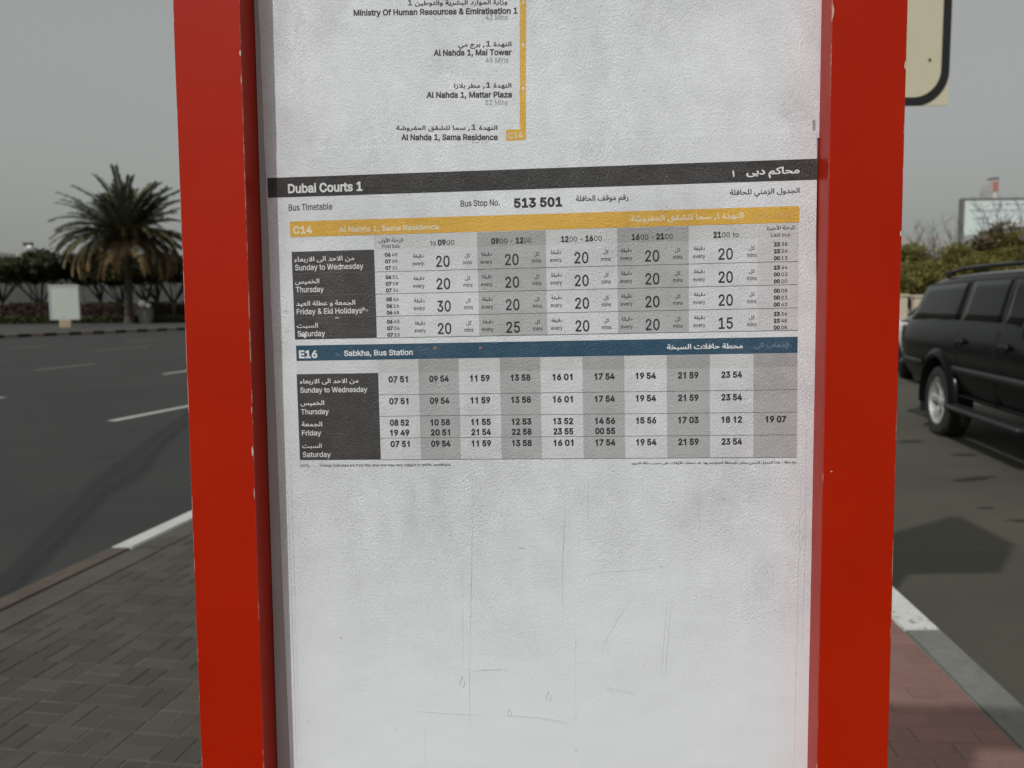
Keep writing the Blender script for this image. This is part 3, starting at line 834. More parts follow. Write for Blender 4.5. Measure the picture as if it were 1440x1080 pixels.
# black off-road vehicle: (x, zb, hl, zm, hm, hb, zbelt, hr, zr), x from the tail
S_SUV = [(-.34, .52, .80, .80, .86, .80, 1.20, .60, 1.60), (-.30, .48, .86, .80, .93, .885, 1.22, .68, 1.72), (.08, .46, .90, .80, .965, .925, 1.225, .735, 1.775),
         (1.17, .44, .92, .80, .975, .935, 1.23, .755, 1.795), (1.9, .42, .92, .80, .97, .93, 1.23, .76, 1.80), (2.7, .42, .92, .80, .97, .93, 1.225, .76, 1.80),
         (3.15, .42, .92, .80, .97, .93, 1.215, .74, 1.755), (3.75, .42, .92, .78, .97, .91, 1.19, .70, 1.30), (3.95, .42, .91, .76, .965, .89, 1.15, .78, 1.20),
         (4.5, .44, .90, .72, .94, .86, 1.08, .74, 1.13), (4.78, .48, .84, .70, .86, .80, 1.00, .66, 1.05), (4.84, .54, .72, .70, .76, .72, .94, .55, .98)]
def suv_extras(root, patch, sy):
    def tb(name, pts, r, mat, n=8, par=root):
        bm = bmesh.new(); tube(bm, pts, r, n); return bm_obj(name, bm, mat, par, True)
    for s in (-1, 1):
        for x0, x1, in ((1.70, 2.66), (2.72, 3.62)):
            # door outline: thin dark gaps
            for poly in ([(x0, .50), (x0, 1.20), (x0 + .012, 1.20), (x0 + .012, .50)], [(x1, .50), (x1, 1.20), (x1 + .012, 1.20), (x1 + .012, .50)], [(x0, .50), (x0, .512), (x1, .512), (x1, .50)]):
                patch('door_gap', poly, .0015, M_seal, s, 6, 4)
        for hx in (1.84, 2.92):
            z = 1.075; y = s * (sy(hx, z) + .018)
            bm = bmesh.new(); box(bm, (hx, y, z), (.20, .035, .038), bev=.012); box(bm, (hx - .02, y - s * .016, z - .005), (.13, .012, .085), bev=.005); bm_obj('door_handle', bm, M_trim, root, True)
        patch('side_moulding', [(1.66, .735), (1.66, .815), (3.55, .815), (3.55, .735)], .022, M_mould, s, 12, 2)
        patch('side_moulding', [(-.10, .735), (-.10, .815), (.66, .815), (.66, .735)], .022, M_mould, s, 4, 2)
        # flared arches
        for wx in (1.17, 4.02):
            bm = bmesh.new(); A, Bv = [], []
            for k in range(25):
                a = rad(-8 + 196 * k / 24); row = []
                for r, o in ((.468, -.06), (.470, .035), (.50, .048), (.535, .038), (.575, .004), (.58, -.03)):
                    x, z = wx + r * math.cos(a), .40 + r * math.sin(a)
                    row.append(bm.verts.new((x, s * (.962 - max(0, wx - x - .2) * (.05 if wx < 2 else 0) - max(0, x - wx - .2) * (0 if wx < 2 else .08) + o), z)))
                A.append(row)
            for p, q in zip(A, A[1:]):
                for i in range(5): bm.faces.new((p[i], p[i + 1], q[i + 1], q[i]))
            bm_obj('wheel_arch_flare', bm, M_black, root, True)
        # side step
        bm = bmesh.new(); box(bm, (2.60, s * .99, .395), (1.78, .17, .05), bev=.02); bm_obj('side_step', bm, M_mould, root, True)
        # roof rail
        y = s * .66
        tb('roof_rail', [(.50, y, 1.765), (.66, y, 1.815), (1.0, y, 1.845), (1.9, y, 1.85), (2.5, y, 1.845), (2.74, y, 1.82), (2.88, y, 1.77)], [.02, .022, .022, .022, .022, .022, .02], M_black)
        for fx in (.58, 2.8):
            bm = bmesh.new(); box(bm, (fx, y, 1.805), (.16, .05, .06), bev=.015); bm_obj('rail_foot', bm, M_trim, root, True)
        # mud flap, lamps, mirror
        bm = bmesh.new(); box(bm, (.68, s * .84, .38), (.02, .27, .34), bev=.005); bm_obj('mud_flap', bm, M_trim, root)
        bm = bmesh.new(); box(bm, (-.30, s * .84, 1.03), (.12, .15, .32), bev=.03); bm_obj('tail_lamp', bm, M_redlamp, root, True)
        bm = bmesh.new(); box(bm, (4.74, s * .70, .93), (.16, .34, .20), bev=.04); bm_obj('headlight', bm, M_headlamp, root, True)
        bm = bmesh.new(); box(bm, (3.66, s * 1.03, 1.25), (.12, .18, .15), bev=.04); bm_obj('mirror', bm, M_black, root, True)
    bm = bmesh.new(); box(bm, (-.36, 0, .62), (.26, 1.82, .28), bev=.06); bm_obj('bumper', bm, M_black, root, True)
    bm = bmesh.new(); box(bm, (4.86, 0, .60), (.22, 1.72, .30), bev=.07); bm_obj('bumper', bm, M_black, root, True)
    bm = bmesh.new()
    for k in range(4): box(bm, (4.84, 0, .86 + k * .045), (.05, .98, .018), bev=.004)
    bm_obj('grille', bm, M_alloy, root)
    bm = bmesh.new(); v = [(.30 + .005, -.66, 1.27), (.30 + .005, .66, 1.27), (.42, .56, 1.66), (.42, -.56, 1.66)]
    V = [(x - .42, y, z) for x, y, z in [(.085, -.70, 1.27), (.085, .70, 1.27), (.20, .58, 1.64), (.20, -.58, 1.64), (.14, -.70, 1.27), (.14, .70, 1.27), (.26, .58, 1.64), (.26, -.58, 1.64)]]
    bm.free()
    mesh_obj('rear_window', V, [(3, 2, 1, 0), (4, 5, 6, 7), (0, 1, 5, 4), (2, 3, 7, 6), (1, 2, 6, 5), (3, 0, 4, 7)], M_glass, root)
    V = [(3.76, -.80, 1.262), (3.76, .80, 1.262), (3.22, .66, 1.735), (3.22, -.66, 1.735)]
    V += [(x - .03, y, z - .03) for x, y, z in V]
    mesh_obj('windscreen', V, [(0, 1, 2, 3), (7, 6, 5, 4), (0, 4, 5, 1), (2, 6, 7, 3), (1, 5, 6, 2), (3, 7, 4, 0)], M_glass, root)
win = [[(-.10, 1.29), (.14, 1.655), (1.56, 1.685), (1.58, 1.29)], [(1.66, 1.29), (1.64, 1.69), (2.60, 1.69), (2.62, 1.29)], [(2.72, 1.287), (2.68, 1.69), (3.02, 1.675), (3.48, 1.285)]]
suv = car('parked_suv', S_SUV, (.42, 1.2), (1.17, 4.02), .385, .27, M_black, M_glass, win, suv_extras)
tag(suv, 'black off-road vehicle with silver wheels standing at the right edge', 'car')
suv.location = (5.84, 10.44, .004); suv.rotation_euler = (0, 0, rad(-98.5))

S_SED = [(.06, .40, .66, .62, .72, .68, .96, .55, 1.03), (.12, .32, .76, .62, .84, .80, .98, .62, 1.06), (.55, .28, .82, .62, .87, .84, 1.00, .66, 1.08), (.95, .26, .83, .62, .885, .85, 1.00, .60, 1.17),
         (1.65, .26, .83, .62, .89, .86, .99, .58, 1.43), (2.3, .26, .83, .62, .89, .86, .98, .60, 1.455), (2.8, .26, .83, .62, .89, .86, .97, .585, 1.43),
         (3.55, .26, .83, .60, .885, .85, .95, .62, 1.05), (3.75, .26, .82, .60, .88, .82, .91, .64, .97), (4.3, .28, .80, .55, .85, .76, .82, .60, .87), (4.5, .34, .66, .52, .70, .64, .72, .48, .76)]
def sed_extras(root, patch, sy):
    for s in (-1, 1):
        for hx in (1.55, 2.55):
            z = .86; bm = bmesh.new(); box(bm, (hx, s * (sy(hx, z) + .015), z), (.17, .03, .03), bev=.01); bm_obj('door_handle', bm, M_whitep, root, True)
        for x0 in (1.42, 2.38, 3.3): patch('door_gap', [(x0, .38), (x0, .96), (x0 + .01, .96), (x0 + .01, .38)], .0015, M_seal, s, 3, 4)
        bm = bmesh.new(); box(bm, (.12, s * .66, .84), (.14, .28, .18), bev=.03); bm_obj('tail_lamp', bm, M_redlamp, root, True)
        bm = bmesh.new(); box(bm, (4.40, s * .60, .68), (.18, .26, .13), bev=.03); bm_obj('headlight', bm, M_headlamp, root, True)
        bm = bmesh.new(); box(bm, (3.25, s * .95, 1.02), (.12, .17, .12), bev=.03); bm_obj('mirror', bm, M_whitep, root, True)
    for pts, nm_ in (([(.92, .64, 1.15), (1.60, .56, 1.415)], 'rear_window'), ([(3.50, .68, 1.075), (2.88, .55, 1.415)], 'windscreen')):
        (x0, h0, z0), (x1, h1, z1) = pts
        V = [(x0, -h0, z0 + .012), (x0, h0, z0 + .012), (x1, h1, z1 + .012), (x1, -h1, z1 + .012)]; V += [(x, y, z - .04) for x, y, z in V]
        mesh_obj(nm_, V, [(0, 1, 2, 3), (7, 6, 5, 4), (0, 4, 5, 1), (2, 6, 7, 3), (1, 5, 6, 2), (3, 7, 4, 0)], M_glass2, root)
win = [[(1.10, 1.05), (1.62, 1.36), (2.32, 1.385), (2.36, 1.035)], [(2.44, 1.035), (2.40, 1.385), (2.78, 1.365), (3.35, 1.01)]]
sed = car('parked_car', S_SED, (.0, 1.2), (.95, 3.6), .31, .20, M_whitep, M_glass2, win, sed_extras)
tag(sed, 'white saloon car mostly hidden between the red post and the black vehicle', 'car')
sed.location = (9.0, 18.6, .004); sed.rotation_euler = (0, 0, rad(-98.5))

# ------------------------------------------------------------ warning sign behind the bus stop
M_signface = simple('sign_cream_face', (.56, .53, .38), .45, vary=.03, scale=3, coat=.2)
M_signblack = simple('sign_black_border', (.010, .010, .010), .4)
M_signred = simple('sign_red_border', (.45, .02, .015), .4)
M_galv = simple('galvanised_steel', (.30, .30, .29), .45, .6, vary=.15, scale=10)
ts = empty('traffic_sign', (.915, 2.86, TOP), (0, 0, 0)); tag(ts, 'cream traffic plate with a black rounded border beyond the right red post', 'sign')
bm = bmesh.new(); tube(bm, [(0, .06, -.05), (0, .06, 3.35)], .038, 16); bm_obj('pole', bm, M_galv, ts, True)
z0, z1, hw = 2.047, 2.62, .515
bm = bmesh.new(); box(bm, (0, 0, (z0 + z1) / 2), (hw * 2, .004, z1 - z0)); bm_obj('plate', bm, M_signface, ts)
def rr_pts(x0, x1, za, zb, r, n=14):
    P = []
    for cx, cz, a0 in ((x1 - r, za + r, -90), (x1 - r, zb - r, 0), (x0 + r, zb - r, 90), (x0 + r, za + r, 180)):
        for k in range(n + 1):
            a = rad(a0 + 90 * k / n); P.append((cx + r * math.cos(a), cz + r * math.sin(a)))
    return P
O = rr_pts(-hw + .001, hw - .001, z0 - .0015, z1 + .0015, .115); I = rr_pts(-hw + .028, hw - .028, z0 + .0265, z1 - .0265, .088)
n = len(O); V = [(x, -.0045, z) for x, z in O] + [(x, -.0045, z) for x, z in I]
mesh_obj('border', V, [(i, (i + 1) % n, n + (i + 1) % n, n + i) for i in range(n)], M_signblack, ts)
def tri(r, y, name, mat, par, z=2.955):
    bm = bmesh.new(); P = []
    for k in range(3):
        a = rad(90 + 120 * k); c = Vector((math.cos(a), math.sin(a))) * (r - .05)
        for q in range(-3, 4):
            b = a + rad(20 * q); P.append((c.x + .05 * math.cos(b), c.y + .05 * math.sin(b)))
    a_ = [bm.verts.new((x, y, zz + z)) for x, zz in P]; b_ = [bm.verts.new((x, y + .003, zz + z)) for x, zz in P]
    bm.faces.new(a_[::-1]); bm.faces.new(b_)
    for i in range(len(P)): bm.faces.new((a_[i], a_[(i + 1) % len(P)], b_[(i + 1) % len(P)], b_[i]))
    return bm_obj(name, bm, mat, par)
tri(.60, 0, 'triangle_plate', M_signred, ts); tri(.47, -.0035, 'triangle_face', M_signface, ts)
for zz in (2.2, 2.5, 2.9, 3.1):
    bm = bmesh.new(); box(bm, (0, .035, zz), (.10, .05, .035), bev=.005); bm_obj('clamp', bm, M_galv, ts)
# speck on the plate
bm = bmesh.new(); tube(bm, [(hw - .066, -.0055, z0 + .145), (hw - .066, -.002, z0 + .145)], .004, 8); bm_obj('rivet', bm, M_signblack, ts)

# ------------------------------------------------------------ bus stop totem
ROT = Euler((-0.0216435, -0.0015527, -0.0863347), 'XYZ')
RM = ROT.to_matrix()
T0 = Vector((0.0136768, 0.6533986, 1.55))
BASE = 1.43
PT = .0531; W = .44; DT = .02809
def red_paint(name):
    t = NT(name); v = t.obj()
    big = t.noise(v, 5, 4, .6); f = t.noise(v, 220, 3, .6)
    c = t.mix(t.ramp(big, [(.3, 0.), (.7, 1.)]), (.360, .0105, .0003), (.410, .0150, .0006))
    spots = t.noise(v, 95, 2, .4)
    c = t.mix(t.ramp(spots, [(.775, 0.), (.79, .5)]), c, (.10, .02, .012))
    lightspot = t.noise(t.mapping(v, loc=(3, 1, 2)), 70, 2, .4)
    c = t.mix(t.ramp(lightspot, [(.84, 0.), (.85, .7)]), c, (.45, .25, .18))
    t.set(Base_Color=c, Roughness=t.math('ADD', t.math('MULTIPLY', t.noise(v, 30, 4), .12), .34), Specular_IOR_Level=.15)
    return t.set(Normal=t.bump(t.noise(v, 300, 2), .05, .001, t.bump(t.noise(v, 10, 2), .08, .004)))
M_red = red_paint('red_paint')
t = NT('red_paint_worn_edge'); v = t.obj()
w = t.noise(t.mapping(v, scale=(1, 1, .5)), 60, 5, .75)
w2 = t.noise(v, 3.2, 2, .5)
mask = t.ramp(t.math('ADD', w, t.math('MULTIPLY', t.math('SUBTRACT', w2, .5), .7)), [(.50, 0.), (.60, 1.)])
M_worn = t.set(Base_Color=t.mix(mask, (.33, .016, .004), (.46, .26, .20)), Roughness=.6)
M_backing = simple('backing_panel', (.47, .46, .47), .5, vary=.05, scale=12)
tot = empty('bus_stop_totem', (T0 + RM @ Vector((0, 0, -BASE)))[:], ROT); tag(tot, 'bright red bus stop frame holding the printed timetable sheets', 'bus stop')

def post(x0, x1, z0, z1, dep=.075):
    """rounded worn corners: profile in x-y swept along z"""
    c = .0007; s = .0006
    prof = [(x0 + c, 0), (x1 - c, 0), (x1 - s * .3, s * .3), (x1, c), (x1, dep - c), (x1 - c, dep), (x0 + c, dep), (x0, dep - c), (x0, c), (x0 + s * .3, s * .3)]
    n = len(prof); V, F, MI = [], [], []
    NZ = 60; rng = random.Random(int(x0 * 1000))
    for k in range(NZ + 1):
        z = z0 + (z1 - z0) * k / NZ
        for (x, y) in prof: V.append((x + rng.uniform(-.0001, .0001), y + rng.uniform(-.00005, .00005), z))
    for k in range(NZ):
        for i in range(n):
            F.append((k * n + i, k * n + (i + 1) % n, (k + 1) * n + (i + 1) % n, (k + 1) * n + i)); MI.append(1 if i in (1, 2, 8, 9) else 0)
    F.append(tuple(range(n))[::-1]); MI.append(0); F.append(tuple(NZ * n + i for i in range(n))); MI.append(0)
    return mesh_obj('post', V, F, None, tot, False, mats=[M_red, M_worn], midx=MI)
post(-W / 2 - PT, -W / 2, -.02, 1.9)
post(W / 2, W / 2 + PT, -.02, 1.9)
for z, h in ((.52, .08), (1.94, .08)):
    bm = bmesh.new(); box(bm, (0, .0375, z), (W + 2 * PT - .0006 if z > 1 else W - .001, .074, h), bev=.002); bm_obj('crossbar', bm, M_red, tot)
bm = bmesh.new(); box(bm, (0, DT + .0105, 1.23), (W - .0008, .02, 1.34)); bm_obj('backing_panel', bm, M_backing, tot)
bm = bmesh.new(); box(bm, (-.09, .0375, 2.15), (.33, .06, .34), bev=.004); bm_obj('neck', bm, M_red, tot)
bm = bmesh.new(); box(bm, (0, .0375, 2.44), (W + 2 * PT, .07, .26), bev=.006); bm_obj('head_box', bm, M_red, tot)
bm = bmesh.new(); box(bm, (0, .0375, -.01), (.70, .30, .02), bev=.004); bm_obj('foot_plate', bm, M_galv, tot)
# chipped paint on the inner edge and face of the frame
M_chip = simple('bare_primer', (.48, .42, .36), .7, vary=.2, scale=300)
M_chipd = simple('dark_chip', (.05, .02, .015), .8)
def flake(x, z, sx, sz, mat, y=-.0002, par=tot, name='paint_chip'):
    rng = random.Random(int(x * 1e4 + z * 1e3)); n = 9; V = []
    for k in range(n):
        a = 2 * math.pi * k / n; q = rng.uniform(.6, 1.15); V.append((x + sx * q * math.cos(a), y, z + sz * q * math.sin(a)))
    return mesh_obj(name, V, [tuple(range(n))], mat, par)
ZB = BASE
flake(-W / 2 - .0011, ZB - .118, .0009, .0050, M_chip); flake(-W / 2 - .0007, ZB - .152, .0005, .0040, M_chip); flake(-W / 2 - .0007, ZB - .085, .0004, .003, M_chip)
flake(-W / 2 - .0008, ZB + .190, .0007, .0030, M_chip); flake(-W / 2 - .0006, ZB + .17, .0004, .004, M_chip)
flake(W / 2 + .0065, ZB - .131, .0008, .0006, M_chip); flake(W / 2 + PT - .0009, ZB + .165, .0006, .0032, M_chip)
flake(W / 2 + PT - .0009, ZB + .045, .0006, .0022, M_chip); flake(W / 2 + .0009, ZB + .205, .0008, .006, M_chip)
flake(-W / 2 - .032, ZB - .235, .0005, .0005, M_chipd); flake(-W / 2 - .026, ZB - .26, .0005, .0004, M_chipd)

# ------------------------------------------------------------ printed sheets
def laminate():
    """node group: print colour in, wrinkled laminated paper out"""
    g = D.node_groups.new('laminate', 'ShaderNodeTree')
    g.interface.new_socket('Color', in_out='INPUT', socket_type='NodeSocketColor')
    g.interface.new_socket('Shader', in_out='OUTPUT', socket_type='NodeSocketShader')
    class G(NT):
        def __init__(s): s.n = g.nodes; s.l = g.links; s.b = s.n.new('ShaderNodeBsdfPrincipled')
    t = G(); gi = t.new('NodeGroupInput'); go = t.new('NodeGroupOutput')
    v = t.obj()
    def streak(rot, sc, warp, seed):
        w = t.new('ShaderNodeTexNoise'); w.inputs['Scale'].default_value = 22; w.inputs['Detail'].default_value = 2
        t.l.new(v, w.inputs['Vector'])
        vm = t.new('ShaderNodeVectorMath', operation='MULTIPLY_ADD'); t.l.new(w.outputs['Color'], vm.inputs[0])
        vm.inputs[1].default_value = (warp, warp, warp); t.l.new(v, vm.inputs[2])
        return t.noise(t.mapping(vm.outputs[0], rot=(0, rot, 0), scale=sc, loc=(seed, seed, seed)), 1.0, 3, .6)
    s1 = streak(rad(35), (1700, 300, 640), .020, 0)        # diagonal crinkle
    s2 = streak(rad(-40), (1600, 300, 680), .022, 5)
    s3 = t.noise(v, 620, 3, .6)
    mA = t.ramp(t.noise(v, 5.5, 3, .5), [(.40, 0.), (.60, 1.)])
    mix12 = t.mix(mA, s1, s2)
    sep = t.new('ShaderNodeSeparateXYZ'); t.l.new(v, sep.inputs[0])
    # crinkle fades out towards the smooth lower half
    vert = t.ramp(t.math('ADD', t.math('MULTIPLY', sep.outputs[2], 1.9), .72), [(.05, .14), (.40, 1.)])
    patch = t.ramp(t.noise(t.mapping(v, loc=(7, 2, 4)), 9, 4, .6), [(.30, .62), (.65, 1.)])
    amt = t.math('MULTIPLY', vert, patch)
    hh = t.math('MULTIPLY', t.math('ADD', t.math('MULTIPLY', t.math('SUBTRACT', mix12, .5), 1.25), t.math('MULTIPLY', t.math('SUBTRACT', s3, .5), .45)), amt)
    wave = t.noise(t.mapping(v, scale=(1, 1, 1.6)), 5.0, 3, .5)
    wv = t.math('MULTIPLY', wave, 4.0)
    b1 = t.bump(wv, .5, .0022)
    b2 = t.bump(hh, 1.0, .00100, b1)
    stain = t.ramp(t.noise(t.mapping(v, loc=(1, 9, 3)), 7, 5, .65), [(.38, .0), (.75, .055)])
    c = t.mix(stain, gi.outputs[0], (.22, .22, .23))
    specks = t.ramp(t.noise(v, 150, 2, .4), [(.76, 0.), (.80, .30)])
    c = t.mix(specks, c, (.18, .17, .17))
    # crinkled film: crease shade painted into the colour, darker in the hollows
    c = t.mix(t.math('MULTIPLY', t.ramp(mix12, [(.30, .26), (.50, 0.)]), amt), c, (.20, .20, .21))
    t.l.new(c, t.b.inputs['Base Color']); t.l.new(b2, t.b.inputs['Normal'])
    t.b.inputs['Roughness'].default_value = .42
    t.b.inputs['Coat Weight'].default_value = .35; t.b.inputs['Coat Roughness'].default_value = .2
    t.l.new(b2, t.b.inputs['Coat Normal'])
    t.l.new(t.b.outputs[0], go.inputs[0])
    return g
LAM = laminate()
_pm = {}
def ink(name, col):
    if name in _pm: return _pm[name]
    m_ = D.materials.new(name); m_.use_nodes = True; n_ = m_.node_tree.nodes; n_.clear()
    gn = n_.new('ShaderNodeGroup'); gn.node_tree = LAM; gn.inputs[0].default_value = (*col, 1)
    out = n_.new('ShaderNodeOutputMaterial'); m_.node_tree.links.new(gn.outputs[0], out.inputs[0]); _pm[name] = m_; return m_
I_paper = ink('paper_white', (.765, .795, .83))
I_dark = ink('ink_charcoal', (.022, .021, .021))
I_cell = ink('ink_dark_grey', (.048, .045, .046))
I_yellow = ink('ink_yellow', (.76, .44, .050))
I_blue = ink('ink_blue', (.010, .070, .130))
I_text = ink('ink_black', (.012, .012, .013))
I_grey = ink('ink_grey_text', (.33, .34, .36))
I_line = ink('ink_line', (.14, .14, .14))
I_white = ink('ink_reversed_white', (.80, .81, .82))
I_cream = ink('ink_reversed_cream', (.86, .78, .58))
I_faint = ink('ink_faint_blue', (.13, .24, .31))
I_sh1 = ink('tint_mid', (.455, .465, .475))
I_sh2 = ink('tint_light', (.625, .64, .655))
I_sh3 = ink('tint_dark', (.38, .385, .39))
I_sh4 = ink('tint_pale', (.69, .705, .73))
I_scr = ink('scuff_and_groove_shade', (.70, .72, .745))
I_scrl = ink('scuff_and_groove_light', (.76, .78, .80))
I_pink = ink('rust_dot', (.30, .16, .14))

SH_ROT = (RM @ Matrix.Rotation(-0.011644, 3, 'Y')).to_euler()
SH_LOC = T0 + RM @ Vector((0, DT, 0))
def sheet(name, x0, x1, z0, z1, y, label, cat):
    """thin sheet, front at y, slightly uneven edges"""
    NX, NZ = 14, 24; V, F = [], []
    rng = random.Random(2)
    for j in range(NZ + 1):
        for i in range(NX + 1):
            x = x0 + (x1 - x0) * i / NX; z = z0 + (z1 - z0) * j / NZ
            if i in (0, NX): x += rng.uniform(-.0003, .0003)
            V.append((x, y, z))
    F = [(j * (NX + 1) + i, j * (NX + 1) + i + 1, (j + 1) * (NX + 1) + i + 1, (j + 1) * (NX + 1) + i) for j in range(NZ) for i in range(NX)]
    o = mesh_obj(name, V, F, I_paper)
    sd = o.modifiers.new('t', 'SOLIDIFY'); sd.thickness = .0003; sd.offset = -1
    o.location = SH_LOC; o.rotation_euler = SH_ROT
    return tag(o, label, cat)
MM = .001
def rect(par, x0, x1, z0, z1, y, mat, name='printed_band'):
    return mesh_obj(name, [(x0 * MM, y, z0 * MM), (x1 * MM, y, z0 * MM), (x1 * MM, y, z1 * MM), (x0 * MM, y, z1 * MM)], [(0, 1, 2, 3)], mat, par)

AR_F = {}
def _reg(ch, base, n): AR_F[ch] = (base, n)
for ch, b, n in (('ء', 0xFE80, 1), ('آ', 0xFE81, 2), ('أ', 0xFE83, 2), ('ؤ', 0xFE85, 2), ('إ', 0xFE87, 2), ('ئ', 0xFE89, 4), ('ا', 0xFE8D, 2), ('ب', 0xFE8F, 4), ('ة', 0xFE93, 2),
                 ('ت', 0xFE95, 4), ('ث', 0xFE99, 4), ('ج', 0xFE9D, 4), ('ح', 0xFEA1, 4), ('خ', 0xFEA5, 4), ('د', 0xFEA9, 2), ('ذ', 0xFEAB, 2), ('ر', 0xFEAD, 2), ('ز', 0xFEAF, 2),
                 ('س', 0xFEB1, 4), ('ش', 0xFEB5, 4), ('ص', 0xFEB9, 4), ('ض', 0xFEBD, 4), ('ط', 0xFEC1, 4), ('ظ', 0xFEC5, 4), ('ع', 0xFEC9, 4), ('غ', 0xFECD, 4), ('ف', 0xFED1, 4),
                 ('ق', 0xFED5, 4), ('ك', 0xFED9, 4), ('ل', 0xFEDD, 4), ('م', 0xFEE1, 4), ('ن', 0xFEE5, 4), ('ه', 0xFEE9, 4), ('و', 0xFEED, 2), ('ى', 0xFEEF, 2), ('ي', 0xFEF1, 4),
                 ('\u0001', 0xFEFB, 2), ('\u0002', 0xFEF7, 2), ('\u0003', 0xFEF9, 2)): _reg(ch, b, n)
def shape_ar(s):
    s = s.replace('لا', '\u0001').replace('لأ', '\u0002').replace('لإ', '\u0003')
    out = []
    for i, ch in enumerate(s):
        if ch not in AR_F: out.append(ch); continue
        b, n = AR_F[ch]
        prev = i > 0 and s[i - 1] in AR_F and AR_F[s[i - 1]][1] == 4
        nxt = n == 4 and i + 1 < len(s) and s[i + 1] in AR_F and s[i + 1] != 'ء'
        if n == 1: k = 0
        elif prev and nxt: k = 3
        elif nxt: k = 2
        elif prev: k = 1
        else: k = 0
        out.append(chr(b + k))
    return ''.join(reversed(out))

